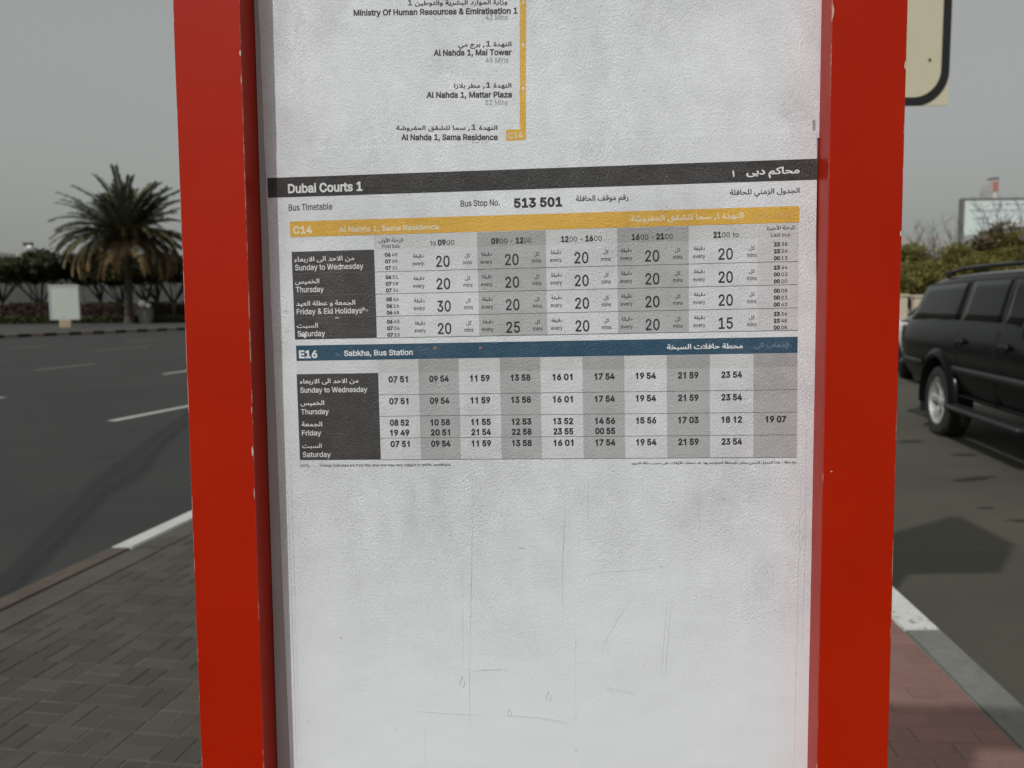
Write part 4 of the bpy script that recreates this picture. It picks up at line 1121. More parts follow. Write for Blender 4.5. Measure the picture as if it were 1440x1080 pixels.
# letter outlines by character code: advance, then closed outlines, in 1/500 em
GLYPHS = {
    38: [224,[98,-3,75,-1,55,6,39,17,27,31,20,48,17,67,19,82,24,95,32,106,42,117,70,139,108,168,118,176,123,181,127,187,130,194,131,202,129,214,123,223,113,228,101,230,92,229,84,
     227,77,222,73,216,69,208,68,199,69,190,73,182,84,164,102,142,219,0,182,0,86,116,61,146,51,159,44,172,39,185,38,199,40,215,45,229,55,241,67,249,82,255,100,257,118,255,133,249,
     145,241,154,230,160,217,162,202,161,191,158,181,152,171,146,162,137,154,128,146,77,109,64,98,55,87,50,77,48,66,50,54,55,44,62,35,72,29,83,25,96,23,111,25,126,30,139,37,151,48,
     160,61,168,76,173,93,174,112,204,112,202,90,198,72,192,57,185,46,173,31,166,23,153,12,136,3,117,-2]],
    44: [94,[19,-60,34,36,68,36,42,-60]],
    45: [227,[168,122,168,94,57,94,57,122]],
    46: [94,[48,-2,39,-1,31,4,26,12,25,20,26,29,31,37,39,42,48,43,56,42,64,37,69,29,71,20,69,12,64,4,56,-1]],
    48: [227,[113,-3,87,0,65,12,47,31,34,57,29,77,25,101,24,127,25,153,29,177,35,197,48,223,65,242,87,254,113,258,139,254,161,242,179,223,192,197,198,177,201,153,203,127,201,101,
     198,77,192,57,179,31,162,12,140,0],[113,25,131,28,145,37,157,52,165,72,170,97,172,127,170,157,165,182,157,203,145,218,131,227,113,230,96,227,82,218,70,203,62,182,56,157,55,
     127,56,97,62,72,70,52,82,37,96,28]],
    49: [227,[38,0,38,27,195,27,195,0],[138,254,138,0,106,0,106,224,105,224,43,179,43,213,99,254]],
    50: [227,[32,0,32,24,117,114,141,141,149,153,155,163,159,174,160,186,159,198,154,209,146,218,137,224,125,228,112,230,98,228,86,224,77,216,69,207,65,195,64,181,33,181,35,202,43,
     221,55,237,72,248,91,255,112,258,134,255,153,248,169,237,181,223,188,205,191,186,189,172,185,159,179,145,168,129,153,111,133,90,76,30,76,28,195,28,195,0]],
    51: [227,[109,-3,87,-1,66,5,49,15,35,29,26,46,22,66,55,66,57,54,63,44,72,35,83,30,95,26,109,25,124,26,138,30,149,37,157,46,163,58,165,72,163,86,158,98,150,109,137,117,121,122,
     101,124,78,124,78,150,144,224,144,226,35,226,35,254,186,254,186,230,106,139,106,144,132,144,154,138,172,127,185,111,194,93,196,72,194,51,185,33,172,18,154,6,133,-1]],
    52: [227,[20,53,20,79,123,254,155,254,54,83,54,81,207,81,207,53],[141,0,141,61,141,73,141,159,171,159,171,0]],
    53: [227,[111,-3,89,-1,70,6,54,16,41,30,33,47,30,65,61,65,64,54,69,44,77,36,87,30,98,26,111,25,125,27,138,32,149,41,157,52,162,66,164,81,162,97,157,111,148,122,137,131,124,137,
     109,138,96,137,84,134,73,129,64,123,34,126,48,254,183,254,183,226,75,226,67,151,68,151,77,157,89,162,101,166,115,167,131,165,147,160,161,153,172,143,182,130,189,116,194,99,
     195,82,193,58,184,38,171,21,154,8,134,-1]],
    54: [227,[113,-3,91,-1,71,7,55,20,42,37,34,58,32,81,34,100,40,119,51,142,69,170,126,254,161,254,75,131,73,131,77,137,83,144,90,149,98,153,107,156,117,157,139,155,158,147,173,
     136,185,120,192,101,194,79,192,56,184,36,171,20,155,7,135,-1],[113,24,127,26,139,31,149,40,157,51,162,64,164,79,162,94,157,107,149,118,139,126,127,131,113,133,99,131,87,126,
     77,118,69,107,64,94,62,79,64,64,69,51,77,40,87,31,99,26]],
    55: [227,[48,0,162,224,162,226,31,226,31,254,195,254,195,224,82,0]],
    56: [227,[113,-3,89,-1,68,6,50,17,37,31,29,48,26,68,28,83,33,98,40,110,51,121,63,128,76,132,76,133,59,141,46,154,38,171,35,190,38,209,45,225,57,239,73,249,92,256,113,258,134,
     256,153,249,169,239,181,225,188,209,191,190,188,171,180,154,167,141,150,133,150,132,164,128,176,121,186,110,194,98,199,83,200,68,198,48,189,31,176,17,158,6,137,-1],[113,25,
     129,26,142,30,153,37,161,46,167,57,168,69,167,83,161,94,153,104,141,111,128,116,113,118,98,116,85,111,73,104,65,94,59,83,58,69,59,57,64,46,73,37,84,30,97,26],[113,145,126,146,
     137,150,146,157,154,165,158,176,160,188,158,200,154,210,147,218,138,225,126,229,113,230,100,229,89,225,79,218,72,210,68,200,66,188,68,176,72,165,79,157,89,150,100,146]],
    57: [227,[113,258,135,255,155,247,171,234,184,217,192,197,194,173,192,155,186,135,175,112,158,84,100,0,65,0,151,124,154,124,149,117,144,111,137,105,128,101,119,98,109,97,87,
     100,69,107,53,119,41,134,34,154,32,176,34,198,42,218,55,235,71,247,91,255],[113,230,99,228,87,223,77,215,69,204,64,191,63,176,64,161,69,148,77,137,87,129,99,123,113,122,127,
     123,139,129,149,137,157,147,162,160,164,175,162,190,157,204,150,215,139,223,127,228]],
    58: [94,[48,-2,39,-1,31,4,26,12,25,20,26,29,31,37,39,42,48,43,56,42,64,37,69,29,71,20,69,12,64,4,56,-1],[48,135,39,137,31,142,26,149,25,158,26,167,31,174,39,179,48,181,56,179,
     64,174,69,167,71,158,69,149,64,142,56,137]],
    65: [240,[8,0,101,254,138,254,231,0,198,0,144,151,132,186,116,239,123,239,106,185,95,151,43,0],[55,71,55,99,185,99,185,71]],
    66: [228,[30,0,30,254,121,254,145,252,164,245,180,235,190,221,197,205,199,187,198,172,193,160,187,150,178,143,168,137,157,133,157,131,170,129,182,123,192,114,201,102,207,86,
     209,68,207,50,200,33,189,20,172,9,151,2,123,0],[62,29,122,29,148,31,165,40,175,53,178,68,176,81,171,92,163,102,153,109,140,114,124,115,62,115],[62,143,119,143,132,144,144,148,
     154,155,162,163,166,174,168,186,165,202,156,214,141,223,120,226,62,226]],
    67: [255,[134,-3,113,-2,93,4,75,12,59,25,46,40,35,58,27,78,22,101,20,127,22,153,27,176,35,197,46,215,59,230,75,242,93,251,113,256,134,258,152,256,170,252,186,245,201,236,214,
     224,224,209,232,193,236,174,204,174,200,186,195,197,187,206,179,214,169,220,158,224,146,227,134,228,111,225,92,216,75,202,62,182,54,157,52,127,54,97,63,72,75,53,92,38,112,29,
     134,26,146,27,158,30,169,34,179,40,187,48,195,57,200,68,204,80,236,80,232,62,224,45,214,31,201,19,187,9,170,2,153,-2]],
    68: [251,[109,0,48,0,48,29,107,29,136,31,159,40,177,55,189,75,197,99,200,128,197,156,190,180,177,200,160,214,138,223,110,226,47,226,47,254,113,254,136,253,157,248,176,239,200,
     221,217,196,225,175,229,153,231,128,229,102,224,80,217,59,206,42,192,27,175,15,156,7,134,2],[62,254,62,0,30,0,30,254]],
    69: [209,[30,0,30,254,186,254,186,226,62,226,62,143,178,143,178,114,62,114,62,29,188,29,188,0]],
    70: [205,[30,0,30,254,185,254,185,226,62,226,62,139,173,139,173,111,62,111,62,0]],
    72: [258,[30,0,30,254,62,254,62,144,196,144,196,254,228,254,228,0,196,0,196,116,62,116,62,0]],
    76: [196,[30,0,30,254,62,254,62,29,181,29,181,0]],
    77: [314,[30,0,30,254,76,254,139,94,144,79,150,61,156,42,161,24,154,24,159,41,165,61,171,79,176,94,238,254,284,254,284,0,252,0,252,145,252,163,253,184,253,207,253,229,256,229,
     249,205,241,181,234,161,228,145,171,0,143,0,85,145,80,160,72,181,65,204,56,229,59,229,60,208,60,186,61,164,61,145,61,0]],
    78: [262,[30,0,30,254,68,254,172,91,181,75,194,53,207,27,202,27,200,54,200,79,199,97,199,254,232,254,232,0,193,0,101,145,89,165,74,191,54,226,60,227,61,192,62,164,62,145,62,
     0]],
    79: [267,[133,-3,112,-2,93,4,75,12,59,25,46,40,35,58,27,78,22,101,20,127,22,153,27,176,35,197,46,215,59,230,75,242,93,251,112,256,133,258,155,256,174,251,192,242,208,230,221,
     215,232,197,240,176,245,153,247,127,245,101,240,78,232,58,221,40,208,25,192,12,174,4,155,-2],[133,26,155,29,175,38,191,52,204,72,212,97,215,127,212,157,204,182,191,202,175,
     216,155,225,133,228,112,225,92,216,75,202,63,182,54,157,52,127,54,97,63,72,75,52,92,38,112,29]],
    80: [222,[30,0,30,254,118,254,144,252,166,244,183,231,195,215,202,195,204,174,202,152,195,133,183,116,166,104,144,96,118,93,55,93,55,121,116,121,134,123,149,128,159,136,167,
     147,171,160,172,174,171,188,167,201,159,211,148,219,134,224,116,226,62,226,62,0]],
    82: [224,[30,0,30,254,118,254,145,252,167,244,183,232,195,217,202,198,205,176,202,154,195,136,183,120,166,109,145,101,118,99,48,99,48,128,117,128,135,129,149,133,160,141,167,
     150,171,162,173,176,171,190,167,202,159,212,149,220,134,224,116,226,62,226,62,0],[177,0,115,115,151,115,214,0]],
    83: [223,[112,-4,86,-2,64,5,46,15,32,30,23,48,19,68,52,68,55,55,62,44,71,35,83,29,97,26,112,25,128,26,143,30,155,37,165,46,171,57,173,70,171,81,166,89,158,96,148,102,122,111,
     92,120,64,130,43,145,30,163,26,186,29,206,37,224,51,238,69,249,90,256,114,258,137,256,158,249,175,238,189,224,197,208,200,189,169,189,163,206,151,219,134,227,112,229,97,228,
     84,224,73,218,64,209,59,199,58,188,60,176,65,167,74,160,85,154,106,147,132,140,156,132,168,126,179,119,189,110,197,99,202,85,204,69,201,50,193,32,180,17,162,5,139,-2]],
    84: [224,[16,226,16,254,208,254,208,226,128,226,128,0,96,0,96,226]],
    87: [343,[78,0,8,254,41,254,82,98,88,73,93,47,98,20,95,20,100,47,106,73,112,98,153,254,190,254,231,98,237,73,243,47,249,20,244,20,249,47,255,73,261,98,302,254,335,254,265,0,
     228,0,184,161,176,196,168,237,175,237,167,197,159,161,115,0]],
    97: [195,[80,-4,63,-3,47,2,34,11,24,22,17,37,15,54,17,69,22,80,29,90,39,97,50,102,63,105,89,110,117,113,126,115,133,117,136,121,138,127,138,128,137,139,133,148,128,156,120,161,
     110,164,98,165,85,164,75,161,66,156,59,150,54,144,50,137,20,146,29,161,39,173,52,182,66,188,82,191,97,192,108,192,119,190,131,186,143,180,153,172,161,160,167,145,168,126,168,
     0,138,0,138,26,136,26,132,19,126,12,118,6,108,1,95,-3],[85,23,101,24,114,29,124,37,132,47,136,57,138,69,138,95,135,93,130,91,116,88,100,86,88,84,67,79,58,75,52,70,47,62,46,52,
     47,43,51,36,57,30,65,26,74,24]],
    98: [212,[115,-4,99,-3,86,2,76,8,69,16,59,29,56,29,56,0,26,0,26,254,57,254,57,160,59,160,69,173,76,180,86,186,98,191,115,192,137,189,156,180,173,166,185,146,193,122,195,94,193,
     66,185,42,173,23,157,8,137,-1],[110,23,126,26,140,33,150,44,158,58,163,75,164,95,163,114,158,131,150,145,140,156,126,163,110,165,94,163,81,156,70,145,62,131,58,114,56,95,58,
     75,63,58,70,43,81,32,94,26]],
    99: [198,[104,-4,79,-1,58,8,41,23,28,43,20,66,17,94,20,122,28,146,41,165,58,180,79,189,104,192,117,191,130,189,142,184,153,178,162,170,170,161,176,150,181,138,151,131,149,138,
     145,145,141,150,135,155,128,159,121,162,113,164,104,165,86,162,73,155,62,144,54,129,50,112,48,94,50,75,54,59,62,44,73,33,86,26,104,23,113,24,121,26,129,29,135,33,141,38,146,
     44,149,51,152,59,181,51,177,39,171,28,163,19,153,11,142,4,130,0,117,-3]],
    100: [212,[98,-4,75,-1,56,8,40,23,27,42,20,66,17,94,20,122,27,146,40,166,56,180,75,189,98,192,114,191,126,186,136,180,144,173,153,160,155,160,155,254,186,254,186,0,156,0,156,
     29,153,29,143,16,136,8,126,2,114,-3],[102,23,118,26,132,32,142,43,150,58,154,75,156,95,154,114,150,131,142,145,132,156,118,163,102,165,86,163,72,156,62,145,54,131,50,114,48,
     95,50,75,54,58,62,44,73,33,86,26]],
    101: [202,[106,-4,80,-1,58,8,41,23,28,42,20,66,17,93,20,121,28,145,40,165,58,180,78,189,103,192,118,191,133,187,147,180,160,170,170,157,179,141,184,121,186,97,186,85,37,85,37,
     110,169,110,155,101,153,119,149,134,141,147,131,157,118,163,103,165,87,163,73,157,62,147,54,135,50,121,48,105,48,89,50,69,55,53,64,40,76,31,90,25,106,23,117,24,127,26,135,31,
     143,36,149,44,153,53,182,45,177,32,168,20,156,10,141,2,125,-3]],
    102: [127,[114,190,114,164,3,164,3,190],[40,0,40,216,42,231,48,243,57,252,68,259,80,264,94,265,111,263,121,260,114,234,107,236,97,237,85,235,77,230,72,221,71,209,71,0]],
    103: [213,[103,-75,84,-74,67,-70,53,-63,41,-55,32,-45,25,-35,51,-20,61,-33,68,-39,77,-44,89,-48,103,-49,124,-46,141,-38,152,-23,156,-3,156,34,153,34,143,21,136,14,126,8,114,4,
     97,2,76,5,56,13,40,27,28,45,20,68,17,96,20,123,27,147,40,166,56,180,76,189,98,192,114,191,127,186,137,180,144,173,154,159,157,159,157,190,186,190,186,-4,183,-27,175,-45,162,
     -59,145,-68,125,-73],[102,30,118,32,132,38,142,47,150,61,155,77,156,96,155,115,150,132,142,146,132,156,119,163,102,165,86,163,73,156,62,145,54,131,50,115,48,96,50,78,54,61,62,
     48,73,38,86,32]],
    104: [205,[57,113,57,0,26,0,26,254,57,254,57,144,51,144,62,166,76,181,94,189,114,192,132,190,148,184,161,174,170,160,177,142,179,120,179,0,148,0,148,118,145,137,136,152,123,
     161,105,165,92,163,80,159,71,151,63,141,58,129]],
    105: [83,[26,0,26,190,57,190,57,0],[42,221,34,223,27,227,22,234,21,242,22,249,27,256,34,260,42,262,50,260,57,256,62,249,63,242,62,234,57,227,50,223]],
    106: [83,[26,190,57,190,57,-15,55,-31,51,-45,43,-56,32,-65,19,-70,2,-71,-5,-71,-5,-43,1,-43,12,-42,20,-36,25,-27,26,-15],[42,221,34,223,27,227,22,234,20,242,22,249,27,256,34,
     260,42,262,50,260,57,256,61,249,63,242,61,234,57,227,50,223]],
    107: [190,[55,68,55,106,60,106,142,190,180,190,92,100,89,100],[26,0,26,254,57,254,57,0],[147,0,74,93,96,114,186,0]],
    108: [95,[70,-1,50,2,37,10,29,24,26,42,26,254,57,254,57,49,58,38,60,31,65,27,73,26,80,26,85,27,90,1,81,0]],
    109: [305,[26,0,26,190,56,190,56,148,54,148,59,162,66,173,75,182,86,188,98,192,110,193,129,190,144,180,154,166,160,147,156,147,161,160,169,172,178,181,190,187,204,192,218,193,
     234,191,249,186,261,177,270,164,276,148,278,128,278,0,248,0,248,127,245,145,236,156,224,163,209,165,197,164,187,160,179,153,173,145,169,135,168,124,168,0,137,0,137,130,134,
     144,126,156,115,163,100,165,89,164,79,160,70,154,63,145,58,133,57,119,57,0]],
    110: [205,[57,113,57,0,26,0,26,190,56,190,56,144,51,144,62,166,76,181,94,189,114,192,132,190,147,184,160,174,170,160,176,142,179,120,179,0,148,0,148,118,145,137,136,152,123,
     161,105,165,92,163,80,159,71,151,63,141,58,129]],
    111: [208,[104,-4,79,-1,58,8,41,23,28,43,20,66,17,94,20,122,28,146,41,165,58,180,79,189,104,192,128,189,149,180,167,165,180,146,188,122,191,94,188,66,180,43,167,23,149,8,128,
     -1],[104,23,121,26,135,33,146,44,154,59,158,75,160,94,158,112,154,129,146,144,135,155,121,162,104,165,86,162,73,155,62,144,54,129,50,112,48,94,50,75,54,59,62,44,73,33,86,26]],
    112: [212,[26,-71,26,190,56,190,56,160,59,160,69,173,76,180,86,186,98,191,115,192,137,189,156,180,173,166,185,146,193,122,195,94,193,66,185,42,173,23,157,8,137,-1,115,-4,99,-3,
     86,2,76,8,69,16,59,29,57,29,57,-71],[110,23,126,26,140,33,150,44,158,58,163,75,164,95,163,114,158,131,150,145,140,156,126,163,110,165,94,163,81,156,70,145,62,131,58,114,56,95,
     58,75,63,58,70,43,81,32,94,26]],
    114: [130,[26,0,26,190,56,190,56,160,58,160,65,173,76,184,90,190,107,192,115,192,122,192,122,161,115,162,103,163,91,161,80,157,70,151,63,142,58,131,57,118,57,0]],
    115: [182,[91,-4,72,-3,56,2,42,9,31,19,23,32,18,47,47,53,53,40,62,30,75,25,91,23,108,25,122,31,131,40,134,51,132,60,127,68,118,74,106,78,75,85,52,93,36,104,27,119,23,137,26,
     152,33,166,43,177,58,185,74,190,94,192,112,191,127,186,140,179,149,170,157,158,162,145,134,139,129,149,121,158,110,164,94,166,78,164,65,158,57,150,54,139,56,129,62,122,72,116,
     86,111,115,105,137,97,153,86,162,71,166,53,163,37,156,24,145,12,130,3,112,-2]],
    116: [114,[102,190,102,164,3,164,3,190],[32,236,63,236,63,49,64,38,68,31,75,26,85,25,93,26,101,27,107,1,96,-1,84,-2,62,1,46,11,36,26,32,46]],
    117: [205,[91,-3,73,-1,57,5,44,15,35,29,28,47,26,69,26,190,57,190,57,72,60,52,68,37,82,28,100,25,113,27,125,31,134,38,142,48,146,61,148,76,148,190,179,190,179,0,149,0,149,46,
     154,46,143,23,129,8,111,0]],
    118: [195,[81,0,9,190,42,190,83,78,93,43,103,10,92,10,101,43,112,78,152,190,186,190,113,0]],
    119: [284,[69,0,11,190,44,190,67,107,77,68,88,21,82,21,93,67,103,107,126,190,158,190,181,107,191,68,201,21,196,21,206,68,217,107,240,190,272,190,215,0,184,0,159,86,152,112,145,
     140,138,169,145,169,138,140,131,112,124,86,99,0]],
    121: [195,[24,-69,31,-43,36,-44,44,-45,52,-44,59,-42,65,-37,71,-29,75,-18,81,-1,9,190,42,190,83,78,93,43,103,10,92,10,101,43,112,78,153,190,186,190,102,-29,96,-43,88,-54,80,
     -62,70,-68,58,-71,46,-73,32,-72]],
    122: [190,[21,0,21,23,127,160,127,161,24,161,24,190,166,190,166,165,63,30,63,28,169,28,169,0]],
    1548: [97,[47,-1,39,0,34,3,30,6,28,12,27,18,27,26,30,34,37,51,46,66,64,57,58,45,54,35,52,28,57,26,61,23,64,19,65,15,64,9,60,4,55,0]],
    1633: [83,[66,2,41,-1,40,15,38,44,35,83,29,125,23,164,19,181,15,195,39,202,44,183,49,162,56,115,61,68,64,28]],
    65152: [122,[49,14,37,19,27,29,23,35,20,42,18,49,17,57,19,71,24,83,32,93,42,100,54,104,67,105,78,104,90,102,86,79,76,81,67,82,59,81,52,79,47,75,43,70,41,64,40,57,42,48,46,40,
     52,33,60,28,67,25,75,24],[12,-17,5,5,33,13,68,24,103,36,111,15,90,7,63,-3,35,-11]],
    65165: [71,[27,0,21,212,45,212,51,0]],
    65166: [86,[86,-1,65,0,50,4,39,11,33,20,29,33,27,49,21,212,46,212,52,59,53,46,54,37,58,30,64,26,75,24,89,23,95,22,98,19,100,16,101,11,100,7,97,3,92,0]],
    65167: [294,[116,-6,123,18,183,20,206,22,224,26,238,30,248,37,254,44,256,54,255,66,252,80,241,111,264,119,271,99,277,78,279,58,277,42,271,29,261,17,245,9,223,2,195,-3,172,-5,
     145,-6],[116,-6,91,-5,69,-3,51,2,36,8,24,16,16,26,11,39,9,54,10,69,13,85,17,100,39,95,37,84,34,72,33,61,35,47,41,36,52,28,68,22,92,19,123,18,129,3],[144,-63,138,-61,134,-58,
     130,-54,129,-48,130,-42,134,-38,138,-34,144,-33,150,-34,154,-38,157,-42,159,-48,157,-54,154,-58,150,-61]],
    65168: [324,[116,-6,123,18,162,20,182,23,202,28,221,35,240,44,257,56,271,70,290,59,287,48,286,41,287,36,289,32,294,28,301,25,312,23,327,23,332,22,336,19,338,16,339,11,338,7,
     335,3,330,0,324,-1,306,0,291,3,278,8,269,15,265,25,265,38,270,36,257,26,242,18,224,10,205,4,185,0,163,-4,139,-6],[116,-6,91,-5,69,-3,51,2,36,8,24,16,16,26,11,39,9,54,10,69,13,
     85,17,100,39,95,37,84,34,72,33,61,35,47,41,36,52,28,68,22,92,19,123,18,129,3],[137,-63,131,-61,127,-58,123,-54,122,-48,123,-42,127,-38,131,-34,137,-33,143,-34,147,-38,151,-42,
     152,-48,151,-54,147,-58,143,-61]],
    65169: [80,[0,-1,3,23,26,25,33,27,39,32,41,39,42,48,40,66,34,88,25,111,49,119,57,98,63,74,65,53,64,42,62,32,59,24,55,17,49,11,42,6,33,3,24,0],[32,-57,26,-56,21,-52,18,-48,17,
     -42,18,-37,21,-32,26,-28,32,-27,37,-28,42,-32,45,-37,46,-42,45,-48,42,-52,37,-56]],
    65170: [102,[0,-1,3,23,14,23,23,25,29,28,33,34,37,41,40,52,46,84,69,79,67,68,64,55,63,44,64,38,66,33,70,29,77,25,89,23,105,23,110,22,114,19,116,16,116,11,115,7,112,3,108,0,102,
     -1,84,-1,71,2,62,6,55,12,51,20,49,29,57,29,53,20,47,13,42,8,35,4,28,1,20,0],[50,-57,45,-56,40,-52,37,-48,36,-42,37,-37,40,-32,45,-28,50,-27,56,-28,61,-32,64,-37,65,-42,64,-48,
     61,-52,56,-56]],
    65171: [120,[60,0,46,1,34,5,23,11,16,20,11,32,9,47,11,61,19,79,32,98,53,119,58,103,38,121,54,140,68,127,82,114,94,99,103,84,109,68,111,51,109,35,106,27,101,19,94,11,85,5,74,1],
     [60,24,69,25,77,28,82,32,87,37,89,44,90,52,89,59,88,67,84,76,78,85,68,95,55,107,68,108,57,98,49,88,42,77,36,67,33,58,32,49,34,38,40,31,49,26],[82,166,77,167,72,170,69,175,68,
     180,69,186,72,191,77,194,82,195,88,194,93,191,96,186,97,180,96,175,93,170,88,167],[42,166,36,167,31,170,28,175,27,180,28,186,31,191,36,194,42,195,47,194,52,191,55,186,56,180,
     55,175,52,170,47,167]],
    65172: [144,[144,-1,129,0,116,3,105,9,96,19,91,32,88,50,83,153,107,153,112,55,114,43,117,34,122,28,129,25,137,23,147,23,152,22,156,19,158,16,159,11,158,7,155,3,150,0],[99,31,
     83,27,66,26,51,27,37,31,26,36,17,44,11,54,9,66,10,78,15,90,23,100,33,109,45,117,59,123,74,128,90,131,94,106,80,105,68,102,57,99,48,94,42,88,36,82,33,76,32,70,33,64,37,59,42,
     56,49,53,66,50,83,51,97,54],[93,187,87,188,83,191,79,196,78,202,79,207,83,212,87,215,93,216,99,215,103,212,107,207,108,202,107,196,103,191,99,188],[52,187,47,188,42,191,39,
     196,38,202,39,207,42,212,47,215,52,216,58,215,63,212,66,207,67,202,66,196,63,191,58,188]],
    65173: [294,[116,-6,123,18,183,20,206,22,224,26,238,30,248,37,254,44,256,54,255,66,252,80,241,111,264,119,271,99,277,78,279,58,277,42,271,29,261,17,245,9,223,2,195,-3,172,-5,
     145,-6],[116,-6,91,-5,69,-3,51,2,36,8,24,16,16,26,11,39,9,54,10,69,13,85,17,100,39,95,37,84,34,72,33,61,35,47,41,36,52,28,68,22,92,19,123,18,129,3],[165,119,159,120,155,123,
     151,128,150,133,151,139,155,144,159,147,165,148,171,147,175,144,179,139,180,133,179,128,175,123,171,120],[124,119,119,120,114,123,111,128,110,133,111,139,114,144,119,147,124,
     148,130,147,135,144,138,139,139,133,138,128,135,123,130,120]],
    65174: [324,[116,-6,123,18,162,20,182,23,202,28,221,35,240,44,257,56,271,70,290,59,287,48,286,41,287,36,289,32,294,28,301,25,312,23,327,23,332,22,336,19,338,16,339,11,338,7,
     335,3,330,0,324,-1,306,0,291,3,278,8,269,15,265,25,265,38,270,36,257,26,242,18,224,10,205,4,185,0,163,-4,139,-6],[116,-6,91,-5,69,-3,51,2,36,8,24,16,16,26,11,39,9,54,10,69,13,
     85,17,100,39,95,37,84,34,72,33,61,35,47,41,36,52,28,68,22,92,19,123,18,129,3],[165,119,160,120,155,123,152,128,151,133,152,139,155,144,160,147,165,148,171,147,176,144,179,139,
     180,133,179,128,176,123,171,120],[125,119,119,120,114,123,111,128,110,133,111,139,114,144,119,147,125,148,130,147,135,144,138,139,139,133,138,128,135,123,130,120]],
    65175: [89,[0,-1,3,23,30,24,39,27,44,31,47,38,48,48,46,66,40,88,31,111,55,119,63,98,68,74,71,53,70,39,67,28,62,18,54,11,44,5,32,1,17,-1],[65,150,59,151,54,155,51,159,50,165,51,
     170,54,175,59,178,65,180,70,178,75,175,78,170,79,165,78,159,75,155,70,151],[24,150,18,151,13,155,10,159,9,165,10,170,13,175,18,178,24,180,30,178,34,175,37,170,39,165,37,159,
     34,155,30,151]],
    65176: [111,[0,-1,3,23,16,23,26,25,33,28,39,34,43,41,46,52,52,84,75,79,73,68,70,55,69,44,70,35,71,32,74,29,79,26,87,24,114,23,119,22,123,19,125,16,125,11,124,7,121,3,116,0,111,
     -1,94,-1,82,0,72,3,66,6,61,11,58,16,55,29,63,29,58,20,53,13,47,8,41,4,33,1,24,0],[79,114,73,115,69,119,65,123,64,129,65,134,69,139,73,143,79,144,85,143,89,139,93,134,94,129,
     93,123,89,119,85,115],[39,114,33,115,28,119,25,123,24,129,25,134,28,139,33,143,39,144,44,143,49,139,52,134,53,129,52,123,49,119,44,115]],
    65181: [189,[104,-34,98,-33,93,-29,90,-25,89,-19,90,-14,93,-9,98,-6,104,-4,109,-6,114,-9,117,-14,118,-19,117,-25,114,-29,109,-33],[107,-117,86,-116,67,-112,49,-106,34,-97,21,
     -86,11,-72,5,-56,3,-37,4,-20,8,-4,14,11,23,25,33,39,46,51,61,62,78,71,97,80,117,87,114,83,98,88,81,93,63,97,42,99,26,97,14,94,9,116,27,121,46,123,59,123,71,121,91,115,111,107,
     135,101,149,99,166,98,169,98,170,74,155,73,139,71,123,67,107,61,92,54,77,46,63,36,51,25,41,12,34,-2,29,-17,27,-34,29,-48,34,-60,42,-70,52,-79,64,-85,78,-89,93,-91,110,-92,124,
     -91,139,-89,155,-85,169,-80,178,-100,160,-108,142,-113,124,-116]],
    65183: [175,[0,-1,3,23,18,23,33,25,62,32,89,43,102,50,114,57,106,64,97,69,86,74,75,77,62,79,49,80,40,80,32,79,23,77,18,99,34,103,49,104,64,103,77,101,89,97,100,92,119,81,137,
     72,145,69,154,68,161,68,163,47,150,46,139,43,118,34,97,23,72,11,57,6,41,2,22,-1],[83,-55,77,-54,72,-51,69,-46,68,-41,69,-35,72,-30,77,-27,83,-26,88,-27,93,-30,96,-35,97,-41,
     96,-46,93,-51,88,-54]],
    65184: [189,[189,-1,166,0,156,2,147,6,140,12,133,19,128,29,125,41,142,52,147,41,152,34,158,29,167,25,178,23,192,23,197,22,201,19,203,16,204,11,203,7,199,3,195,0],[0,-1,3,23,18,
     23,33,25,62,32,89,43,102,50,114,57,106,64,97,69,86,74,75,77,62,79,49,80,40,80,32,79,23,77,18,99,34,103,49,104,64,103,77,101,89,97,100,92,119,81,137,72,145,69,154,68,161,68,
     163,47,150,46,139,43,118,34,97,23,72,11,57,6,41,2,22,-1],[77,-55,72,-54,67,-51,64,-46,63,-41,64,-35,67,-30,72,-27,77,-26,83,-27,88,-30,91,-35,92,-41,91,-46,88,-51,83,-54]],
    65187: [175,[0,-1,3,23,18,23,33,25,62,32,89,43,102,50,114,57,106,64,97,69,86,74,75,77,62,79,49,80,40,80,32,79,23,77,18,99,34,103,49,104,64,103,77,101,89,97,100,92,119,81,137,
     72,145,69,154,68,161,68,163,47,150,46,139,43,118,34,97,23,72,11,57,6,41,2,22,-1]],
    65188: [189,[189,-1,166,0,156,2,147,6,140,12,133,19,128,29,125,41,142,52,147,41,152,34,158,29,167,25,178,23,192,23,197,22,201,19,203,16,204,11,203,7,199,3,195,0],[0,-1,3,23,18,
     23,33,25,62,32,89,43,102,50,114,57,106,64,97,69,86,74,75,77,62,79,49,80,40,80,32,79,23,77,18,99,34,103,49,104,64,103,77,101,89,97,100,92,119,81,137,72,145,69,154,68,161,68,
     163,47,150,46,139,43,118,34,97,23,72,11,57,6,41,2,22,-1]],
    65191: [175,[0,-1,3,23,18,23,33,25,62,32,89,43,102,50,114,57,106,64,97,69,86,74,75,77,62,79,49,80,40,80,32,79,23,77,18,99,34,103,49,104,64,103,77,101,89,97,100,92,119,81,137,
     72,145,69,154,68,161,68,163,47,150,46,139,43,118,34,97,23,72,11,57,6,41,2,22,-1],[49,135,44,136,39,139,36,144,35,149,36,155,39,160,44,163,49,164,55,163,60,160,63,155,64,149,
     63,144,60,139,55,136]],
    65192: [189,[189,-1,166,0,156,2,147,6,140,12,133,19,128,29,125,41,142,52,147,41,152,34,158,29,167,25,178,23,192,23,197,22,201,19,203,16,204,11,203,7,199,3,195,0],[0,-1,3,23,18,
